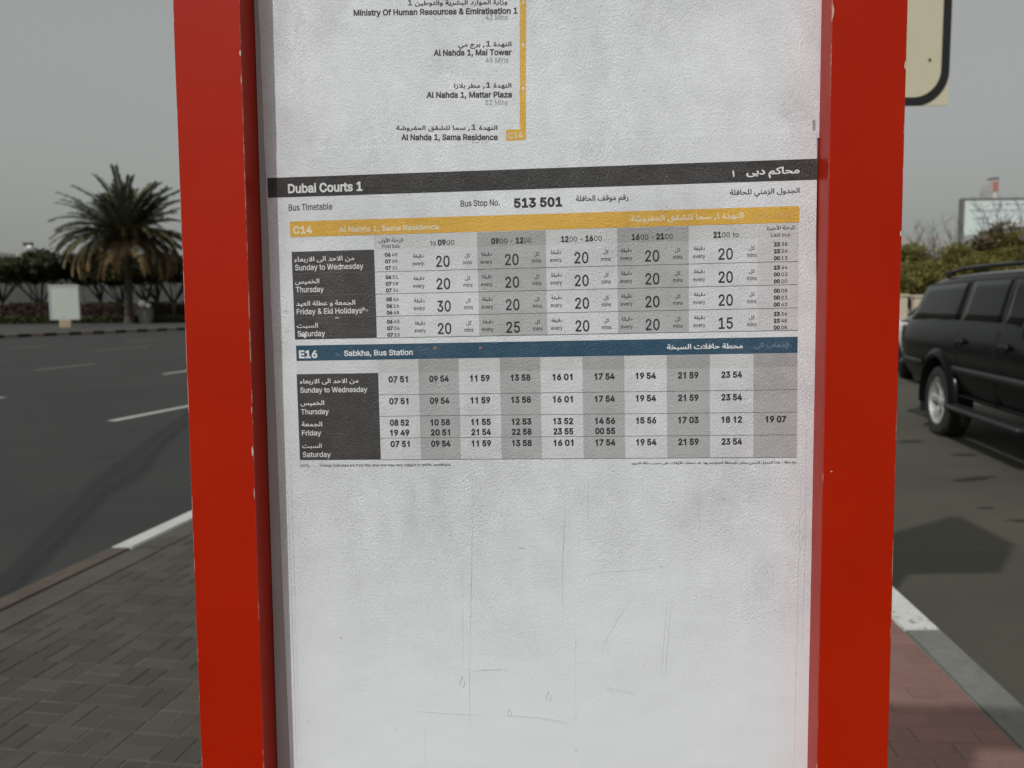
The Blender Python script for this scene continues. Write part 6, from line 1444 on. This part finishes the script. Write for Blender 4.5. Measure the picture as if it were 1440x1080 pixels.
     129,33,131,42,129,51,122,62,110,75,95,89,57,120,12,153,26,173,74,136,110,107,123,94,134,82,143,71,149,60,152,50,153,40,151,27,148,20,143,13,137,8,128,4,117,1,102,0,34,0,34,24,
     53,38,69,53,83,67,98,88,108,110,114,133]],
    65276: [178,[178,-1,161,-1,148,1,138,5,131,11,125,18,122,27,120,37,119,49,113,212,137,212,143,59,144,46,146,37,149,30,156,26,166,24,180,23,186,22,190,19,192,16,192,11,191,7,
     188,3,183,0],[42,-1,26,0,15,2,18,25,38,24,56,24,73,28,88,35,100,45,109,60,115,80,117,105,131,69,127,52,120,38,113,27,104,18,94,11,84,6,73,2,63,0],[106,39,93,61,72,87,45,118,
     12,149,28,166,63,131,90,101,109,76,123,55]],
    32: [94],
    160: [77],
}
GLYPHS[1049] = [227,[146,0,110,0,110,197,88,182,62,172,62,204,92,218,112,238,122,258,146,258]]     # plain 1 without a foot
_tc = {}
def text_mesh(s, weight):
    """filled outline of a line of text as one flat mesh; weight thickens the strokes (em)"""
    key = (s, round(weight, 4))
    if key in _tc: return _tc[key]
    x = 0; arabic = any(ord(c) > 0x500 for c in s); P, E, loops = [], [], []
    for ch in s:
        if ord(ch) not in GLYPHS: ch = ' '
        if ch == ' ' and arabic: ch = chr(160)
        g_ = GLYPHS[ord(ch)]
        for q in g_[1:]:
            pts = [Vector(((x + q[k]) / 500, q[k + 1] / 500)) for k in range(0, len(q), 2)]
            n = len(pts)
            if weight:
                o_ = []
                for k in range(n):
                    a = (pts[k] - pts[k - 1]).normalized(); b = (pts[(k + 1) % n] - pts[k]).normalized()
                    na, nb = Vector((-a.y, a.x)), Vector((-b.y, b.x)); m_ = na + nb
                    if m_.length < .2: m_ = na
                    m_.normalize(); o_.append(pts[k] + m_ * (weight / max(.6, m_.dot(na))))
                pts = o_
            b0 = len(P); P += pts; E += [(b0 + k, b0 + (k + 1) % n) for k in range(n)]; loops.append(np.array([tuple(p) for p in pts]))
        x += g_[0]
    vs, es, fs, _, _, _ = delaunay_2d_cdt(P, E, [], 0, 1e-6)
    co = np.array([tuple(v) for v in vs]); tri_ = np.array([tuple(f) for f in fs])
    cen = co[tri_].mean(axis=1); wn_ = np.zeros(len(cen))
    for L_ in loops:
        a = L_; b = np.roll(L_, -1, axis=0)
        sel = (cen[:, 0] >= L_[:, 0].min()) & (cen[:, 0] <= L_[:, 0].max())
        c = cen[sel]
        isl = (b[None, :, 0] - a[None, :, 0]) * (c[:, None, 1] - a[None, :, 1]) - (c[:, None, 0] - a[None, :, 0]) * (b[None, :, 1] - a[None, :, 1])
        upw = (a[None, :, 1] <= c[:, None, 1]) & (b[None, :, 1] > c[:, None, 1]) & (isl > 0)
        dnw = (a[None, :, 1] > c[:, None, 1]) & (b[None, :, 1] <= c[:, None, 1]) & (isl < 0)
        wn_[sel] += upw.sum(axis=1) - dnw.sum(axis=1)
    keep = [tuple(int(v) for v in t_) for t_, w_ in zip(tri_, wn_) if abs(w_) > .5]
    fa = [f if (co[f[1]][0] - co[f[0]][0]) * (co[f[2]][1] - co[f[0]][1]) - (co[f[2]][0] - co[f[0]][0]) * (co[f[1]][1] - co[f[0]][1]) > 0 else f[::-1] for f in keep]
    co = [(p[0], p[1], 0) for p in co]; xs = [co[v][0] for f in fa for v in f]
    _tc[key] = (co, fa, min(xs), max(xs))
    return _tc[key]
WK, WB = .66, .0085
def letter(par, s, x0, x1, zb, h, mat, y, weight=0.0, ar=False, rot=0.0):
    """text between x0 and x1 (mm) on baseline zb; h = cap height in mm (for Arabic: the em size)"""
    src = shape_ar(s) if ar else s
    co, fa, a, b = text_mesh(src, weight * WK + WB)
    if not co: return None
    sx = (x1 - x0) / (b - a); sy = h / .516 if not ar else h * 1.39
    V = []
    ca, sa = math.cos(rot), math.sin(rot)
    for (x, yy, _) in co:
        u = (x - a) * sx; w = yy * sy
        V.append(((x0 + u * ca - w * sa) * MM, y, (zb + u * sa + w * ca) * MM))
    return mesh_obj('lettering', V, fa, mat, par)

# --- upper sheet: end of the route diagram
Y1 = -.0006
up_s = sheet('route_sheet', -.213, .2245, .118, .40, Y1, 'upper printed sheet showing the end of the yellow bus route line', 'poster')
R1 = rad(-2.1)
yl = empty('route_line', parent=up_s)
def qpoly(par, pts, y, mat, name): return mesh_obj(name, [(x * MM, y, z * MM) for x, z in pts], [tuple(range(len(pts)))], mat, par)
qpoly(yl, [(-6.8, 133), (-2.0, 133), (.6, 262), (-4.2, 262)], Y1 - .0001, I_yellow, 'route_bar')
qpoly(yl, [(-17.7, 124.7), (-2.1, 124.9), (-1.9, 133), (-17.5, 133.4)], Y1 - .0001, I_yellow, 'route_number_box')
for z in (197.2, 164.4, 229.2):
    qpoly(yl, [(-5.0 + (z - 133) * .019, z - .9), (-3.3 + (z - 133) * .019, z - 1.1), (-3.2 + (z - 133) * .019, z + 1.1), (-4.9 + (z - 133) * .019, z + 1.3)], Y1 - .00018, I_cream, 'stop_mark')
letter(yl, 'C14', -16.4, -4.4, 126.6, 4.2, I_cream, Y1 - .0002, .014)
stops = empty('stop_names', parent=up_s)
yy = Y1 - .0001
for ar_, en, mn, a0, a1, az, e0, e1, ez, m0, m1, mz in (
        ('وزارة الموارد البشرية والتوطين 1', 'Ministry Of Human Resources & Emiratisation 1', '42 Mins', -92.9, -14.4, 230.6, -136.3, -6.7, 226.0, -31.7, -14.6, 217.5),
        ('النهدة 1, برج مي', 'Al Nahda 1, Mai Tower', '49 Mins', -53.9, -12.0, 197.3, -73.4, -12.1, 192.4, -32.7, -14.6, 185.0),
        ('النهدة 1, مطر بلازا', 'Al Nahda 1, Mattar Plaza', '52 Mins', -57.8, -12.7, 166.0, -79.9, -12.5, 160.4, -33.4, -15.9, 152.8),
        ('النهدة 1, سما للشقق المفروشة', 'Al Nahda 1, Sama Residence', '55 Mins', -105.0, -24.3, 135.4, -101.1, -24.2, 128.5, -44.7, -26.5, 120.8)):
    letter(stops, ar_, a0, a1, az + 1.1, 5.6, I_text, yy, .010, True, R1)
    letter(stops, en, e0, e1, ez, 4.3, I_text, yy, .030, rot=R1)
    letter(stops, mn, m0, m1, mz, 4.1, I_grey, yy, 0, rot=R1)

# --- lower sheet: the timetable
Y2 = -.0012
low = sheet('timetable_sheet', -.2125, .2197, -.80, .1235, Y2, 'white bus timetable sheet with charcoal yellow and blue bands', 'poster')
ya, yb, yc, yd = Y2 - .0001, Y2 - .00018, Y2 - .00026, Y2 - .00034
hb = rect(low, -211.3, 219.9, 86.7, 102.4, yb, I_dark, 'heading_band')
letter(hb, 'Dubai Courts 1', -194.5, -133.6, 90.0, 6.8, I_white, yc, .030)
letter(hb, 'محاكم دبى', 167.0, 206.9, 92.0, 8.6, I_white, yc, .016, True)
letter(hb, '١', 156.2, 158.2, 91.2, 7.6, I_white, yc, .014, True)
sb = empty('subheading', parent=low)
letter(sb, 'Bus Timetable', -194.6, -158.7, 75.9, 5.0, I_text, ya, .002)
letter(sb, 'Bus Stop No.', -54.8, -23.8, 74.9, 4.7, I_text, ya, .004)
letter(sb, '513 501', -12.6, 25.5, 72.9, 6.7, I_text, ya, .046)
letter(sb, 'رقم موقف الحافلة', 36.3, 77.0, 76.2, 6.9, I_text, ya, .004, True)
letter(sb, 'الجدول الزمني للحافلة', 154.5, 207.0, 77.2, 6.6, I_text, ya, .004, True)
yb1 = rect(low, -194.1, 206.8, 54.8, 67.2, yb, I_yellow, 'route_band')
letter(yb1, 'C14', -191.7, -175.8, 57.4, 5.6, I_cream, yc, .038)
letter(yb1, 'Al Nahda 1, Sama Residence', -153.7, -72.4, 57.6, 4.1, I_cream, yc, .016)
letter(yb1, 'To', -161.2, -156.6, 57.8, 2.6, I_yellow, yc, 0)
letter(yb1, 'النهدة ١, سما للشقق المفروشة', 78.4, 165.0, 59.4, 7.0, I_cream, yc, .010, True)
letter(yb1, 'الذهاب الى', 172.2, 200.0, 59.4, 6.2, ink('ink_faint_yellow', (.66, .46, .17)), yc, 0, True)

# table grid of the yellow route
tt = empty('first_table', parent=low)
XC = [-125.6, -98.5, -42.3, 12.2, 68.0, 123.1, 175.5, 206.4]
HT, R0 = 54.0, 43.0
RB = [43.0, 25.2, 7.4, -10.5, -27.8]
for i in range(7):
    x0, x1 = XC[i], XC[i + 1]
    head, bodyc = {0: (I_sh2, I_sh4), 1: (I_sh2, I_sh4), 2: (I_sh3, I_sh1), 3: (I_sh2, I_sh4), 4: (I_sh3, I_sh1), 5: (I_sh2, I_sh4), 6: (I_sh2, I_sh2)}[i]
    rect(tt, x0, x1, R0, HT + .3, ya, head, 'column_head'); rect(tt, x0, x1, RB[-1], R0, ya, bodyc, 'column_tint')
for z in RB[1:]: rect(tt, -125.6, 206.2, z - .22, z + .22, yb, I_line, 'row_line')
dc = rect(low, -193.6, -125.7, -27.8, 43.0, yb, I_cell, 'day_column')
for z in RB[1:-1]: rect(dc, -193.6, -125.7, z - .16, z + .16, yc, I_line, 'row_line')
days = [('من الاحد الى الاربعاء', 'Sunday to Wednesday', -142.1, -134.8), ('الخميس', 'Thursday', -171.5, -168.0), ('الجمعة و عطلة العيد', 'Friday & Eid Holidays', -142.5, -137.0), ('السبت', 'Saturday', -174.0, -168.3)]
for k, (a_, e_, ax, ex) in enumerate(days):
    z = RB[k]
    letter(dc, a_, -191.6, ax, z - 7.9, 6.2, I_white, yc, .004, True); letter(dc, e_, -191.3, ex, z - 14.9, 4.4, I_white, yc, .008)
letter(tt, 'الرحلة الأولى', -122.2, -101.8, 48.8, 4.8, I_text, yb, .0, True); letter(tt, 'First bus', -119.0, -104.9, 43.9, 2.8, I_text, yb, .0)
letter(tt, 'الرحلة الأخيرة', 182.4, 203.4, 49.8, 4.8, I_text, yb, .0, True); letter(tt, 'Last bus', 185.9, 199.9, 44.4, 2.8, I_text, yb, .0)
def hd(parts):
    for s_, a, b, w in parts: letter(tt, s_, a, b, 45.0, 4.2 if w else 3.9, I_text, yb, .052 if w else -.004)
hd([('to', -79.9, -75.5, 0), ('09', -73.9, -67.4, 1), ('00', -66.8, -60.5, 0), ('09', -31.1, -24.9, 1), ('00', -24.3, -18.2, 0), ('-', -15.8, -14.2, 0), ('12', -11.6, -5.4, 1), ('00', -4.8, .8, 0),
    ('12', 24.2, 30.2, 1), ('00', 30.8, 36.8, 0), ('-', 39.2, 41.0, 0), ('16', 43.2, 49.4, 1), ('00', 50.0, 56.1, 0), ('16', 79.2, 85.5, 1), ('00', 86.1, 92.2, 0), ('-', 94.6, 96.4, 0), ('21', 98.2, 104.4, 1), ('00', 105.0, 111.0, 0),
    ('21', 142.0, 148.0, 1), ('00', 148.6, 154.6, 0), ('to', 156.8, 161.3, 0)])
first = [('06 49', '07 09', '07 31'), ('06 51', '07 08', '07 34'), ('05 46', '06 16', '06 48'), ('06 43', '07 04', '07 23')]
last = [('23 38', '23 56', '00 13'), ('23 44', '00 03', '00 20'), ('00 08', '00 23', '00 43'), ('23 34', '23 48', '00 08')]
vals = [('20', '20', '20', '20', '20'), ('20', '20', '20', '20', '20'), ('30', '20', '20', '20', '20'), ('20', '25', '20', '20', '15')]
off = [(-75.7, -94.8, -54.1), (-20.5, -39.9, 1.0), (34.5, 15.2, 55.4), (89.5, 70.2, 111.0), (145.9, 126.5, 167.6)]
for k in range(4):
    z = RB[k] - 43.0
    for q in range(3):
        for s_, x in ((first[k][q], -117.0), (last[k][q], 187.9)):
            zz = 37.2 - q * 5.3 + z
            letter(tt, s_[:2], x, x + 4.7, zz, 2.8, I_text, yb, .055); letter(tt, s_[3:], x + 5.7, x + 10.2, zz, 2.7, I_text, yb, .004)
    for c, (xv, xe, xm) in enumerate(off):
        letter(tt, vals[k][c], xv, xv + 11.0, 28.0 + z, 8.6, I_text, yb, .008)
        letter(tt, 'every', xe, xe + 9.2, 29.6 + z, 3.0, I_text, yb, .002); letter(tt, 'دقيقة', xe + .5, xe + 9.0, 35.8 + z, 4.8, I_text, yb, .0, True)
        letter(tt, 'mins', xm, xm + 7.3, 29.4 + z, 3.0, I_text, yb, .002); letter(tt, 'كل', xm + 1.5, xm + 5.9, 35.0 + z, 4.8, I_text, yb, .0, True)

# blue route
bb2 = rect(low, -193.0, 206.1, -45.3, -32.8, yb, I_blue, 'route_band')
letter(bb2, 'E16', -190.8, -175.4, -42.9, 5.8, I_white, yc, .042)
letter(bb2, 'To', -160.6, -156.4, -41.9, 2.7, I_faint, yc, 0)
letter(bb2, 'Sabkha, Bus Station', -153.3, -96.5, -41.9, 4.3, I_white, yc, .022)
letter(bb2, 'محطة حافلات السبخة', 105.8, 164.5, -40.9, 6.4, I_white, yc, .012, True)
letter(bb2, 'الذهاب الى', 173.1, 199.6, -40.6, 6.2, I_faint, yc, .0, True)
t2 = empty('second_table', parent=low)
XE = [-125.6, -92.4, -59.5, -26.3, 6.2, 39.6, 72.6, 105.7, 139.1, 172.6, 205.9]
RE = [-56.2, -74.0, -91.5, -109.4, -127.2]
for i in range(10):
    d_ = i % 2 == 1
    rect(t2, XE[i], XE[i + 1], RE[0], -45.6, ya, I_sh3 if d_ else I_sh2, 'column_head')
    rect(t2, XE[i], XE[i + 1], RE[-1], RE[0], ya, I_sh1 if d_ else I_sh4, 'column_tint')
rect(t2, -193.0, -125.6, RE[0], -45.6, ya, I_sh4, 'column_head')
for z in RE[1:]: rect(t2, -125.6, 205.9, z - .2, z + .2, yb, I_line, 'row_line')
dc2 = rect(low, -193.4, -125.6, -127.1, -56.2, yb, I_cell, 'day_column')
d2 = [('من الاحد الى الاربعاء', 'Sunday to Wednesday', -142.0, -134.9), ('الخميس', 'Thursday', -171.2, -167.6), ('الجمعة', 'Friday', -173.5, -174.6), ('السبت', 'Saturday', -174.6, -167.2)]
for k, (a_, e_, ax, ex) in enumerate(d2):
    z = RE[k]
    letter(dc2, a_, -191.0, ax, z - 7.6, 6.0, I_white, yc, .003, True); letter(dc2, e_, -190.9, ex, z - 15.2, 4.2, I_white, yc, .008)
TX_ = [-117.2, -83.7, -50.5, -17.7, 15.7, 49.0, 81.4, 114.4, 148.0, 181.9]
r_a = ['07 51', '09 54', '11 59', '13 58', '16 01', '17 54', '19 54', '21 59', '23 54']
r_f = ['08 52', '10 58', '11 55', '12 53', '13 52', '14 56', '15 56', '17 03', '18 12', '19 07']
r_g = ['19 49', '20 51', '21 54', '22 58', '23 55', '00 55']
for z, row in ((-63.8, r_a), (-81.6, r_a), (-99.2, r_f), (-107.4, r_g), (-116.6, r_a)):
    for x, s_ in zip(TX_, row): letter(t2, s_.replace('1', chr(1049)), x, x + 15.9, z, 4.6, I_text, yb, .044)
nt = empty('footnote', parent=low)
letter(nt, 'NOTE:', -193.4, -185.1, -132.9, 2.0, I_text, ya, .0)
letter(nt, 'Timings indicated are from this stop and may vary subject to traffic conditions.', -177.4, -67.5, -132.7, 2.1, I_text, ya, .004)
letter(nt, 'ملاحظة : هذا الجدول الزمني يخص المحطة المتواجد بها، قد تختلف الأوقات على حسب حالة المرور', 77.5, 205.8, -132.0, 3.2, I_text, ya, .006, True)

# --- scuffs, scratches, drops on the sheets
def scratch(pts, w, mat, y=Y2 - .0004, par=low, name='scratch'):
    P = [Vector((x * MM, z * MM)) for x, z in pts]
    Q = []
    for a, b in zip(P, P[1:]):
        for k in range(6): Q.append(a.lerp(b, k / 6))
    Q.append(P[-1]); rng = random.Random(int(abs(pts[0][0] * 10))); V, F = [], []
    for i, p in enumerate(Q):
        nrm = (Q[min(i + 1, len(Q) - 1)] - Q[max(i - 1, 0)]).normalized(); s = Vector((-nrm.y, nrm.x)) * w * .52 * MM / 2 * (math.sin(math.pi * (i + .3) / (len(Q) - .4)) ** .5) * rng.uniform(.5, 1.2)
        p = p + Vector((rng.uniform(-.1, .1), 0)) * MM
        V += [(p.x + s.x, y, p.y + s.y), (p.x - s.x, y, p.y - s.y)]
    for i in range(len(Q) - 1): F.append((2 * i, 2 * i + 2, 2 * i + 3, 2 * i + 1))
    return mesh_obj(name, V, F, mat, par)
for pts, w, mt in [([(24.5, -153.5), (21.5, -210), (19.9, -265)], .5, I_scr), ([(-50.6, -140), (-53, -215), (-57.2, -308), (-58, -372)], .5, I_scr), ([(-61, -210), (-62, -300)], .35, I_scr), ([(43, -142), (42.5, -175)], .3, I_scr),
                   ([(80.5, -236), (70, -250), (56, -275), (51, -288)], .45, I_scr), ([(108.8, -238), (106, -268), (102.8, -305.6)], .6, I_scr), ([(105.2, -238), (102.6, -268), (99.4, -305)], .5, I_scrl),
                   ([(-55.4, -304.0), (-40, -302.8), (-24.6, -302.5)], .5, I_scr), ([(-55.4, -302.8), (-24.6, -301)], .5, I_scrl), ([(53.9, -315.0), (78.7, -320.0)], 1.1, I_scrl), ([(53.9, -316.4), (78.7, -321.4)], .4, I_scr),
                   ([(-99.9, -339), (-70, -340.5), (-50, -341)], .8, I_scrl), ([(-30, -341.5), (0, -343), (24.5, -347)], .6, I_scr), ([(-30, -340.3), (0, -341.8), (24.5, -345.8)], .7, I_scrl),
                   ([(-10, -75), (0, -79), (20, -78)], .35, I_scr), ([(-60, -86), (-35, -88), (-10, -84)], .35, I_scr), ([(-95, -350), (-97, -385)], .35, I_scr), ([(31, -250), (30, -350)], .3, I_scr),
                   ([(32, -224), (50, -220), (95, -217)], .5, I_scr), ([(-48, -185), (-30, -190)], .4, I_scr), ([(130, -140), (131, -215)], .25, I_scr), ([(209, -140), (207, -240), (204.5, -390)], .8, I_scr), ([(213, -100), (212.5, -200), (210.5, -290)], .5, I_scr),
                   ([(-205, -150), (-205.8, -300), (-207, -390)], .6, I_scr), ([(-201.5, -120), (-202.6, -260), (-204, -390)], .45, I_scr), ([(206, -40), (206, -130)], .3, I_sh4),
                   ([(60, 92), (63, 100)], .4, I_grey), ([(-2, 88), (1, 100)], .35, I_grey)]:
    scratch(pts, w, mt)  # darker and lighter pairs paint the shaded and lit sides of embossed scratches
def drop(x, z, r, mat, ring=True):
    V, F = [], []; n = 16
    for k in range(n):
        a = 2 * math.pi * k / n; q = r * (1 + (.9 if abs(a - math.pi / 2) < .25 else 0))
        V += [((x + q * .72 * math.cos(a)) * MM, Y2 - .0004, (z + q * math.sin(a)) * MM), ((x + q * .5 * math.cos(a)) * MM, Y2 - .0004, (z + q * .78 * math.sin(a)) * MM)]
    F = [(2 * k, 2 * ((k + 1) % n), 2 * ((k + 1) % n) + 1, 2 * k + 1) for k in range(n)]
    return mesh_obj('water_mark', V, F, mat, low)
for x, z, r in ((7.9, -325, 3.2), (-63.3, -314, 3.4), (-24.5, -339, 2.6)): drop(x, z, r, I_scr)
def blot(x, z, rx, rz, mat, y=Y2 - .0004, seed=0, name='scuff'):
    rng = random.Random(seed); n = 13; V = []
    for k in range(n):
        a = 2 * math.pi * k / n; q = rng.uniform(.45, 1.25); V.append(((x + rx * q * math.cos(a)) * MM, y, (z + rz * q * math.sin(a)) * MM))
    return mesh_obj(name, V, [tuple(range(n))], mat, low)
blot(-185.8, -25.0, 2.4, 2.0, I_white, seed=1); blot(-188.0, -24.0, 1.5, 1.2, I_white, seed=2)
blot(-136.2, -4.2, 2.4, 1.6, I_sh1, seed=3); blot(-157.5, -10.8, 1.9, 1.3, I_grey, seed=4); blot(-133.0, -5.6, 1.0, 1.0, I_grey, seed=5)
blot(-78.5, -36.6, 1.6, 1.6, I_pink, seed=6); blot(-41.5, -37.3, 1.8, 1.8, I_pink, seed=7)
blot(-201, -4, 2.0, 1.2, I_scrl, seed=8); blot(-200, -20, 1.6, 1.8, I_scrl, seed=9); blot(-12, -200, 2.6, 1.1, I_scr, seed=10); blot(57, -286, 1, .7, I_scrl, seed=12)
for k, (x, z) in enumerate([(-70, -190), (-86, 20), (-52, 95), (100, -215), (-120, -355), (30, -370), (150, -160), (-30, 4), (190, -250)]): blot(x, z, .55, .5, I_grey, seed=20 + k, name='speck')
# small dark mark at the edge of the upper sheet
rect(up_s, 216.5, 218.6, 122.5, 131.5, Y1 - .0001, I_grey, 'edge_mark')
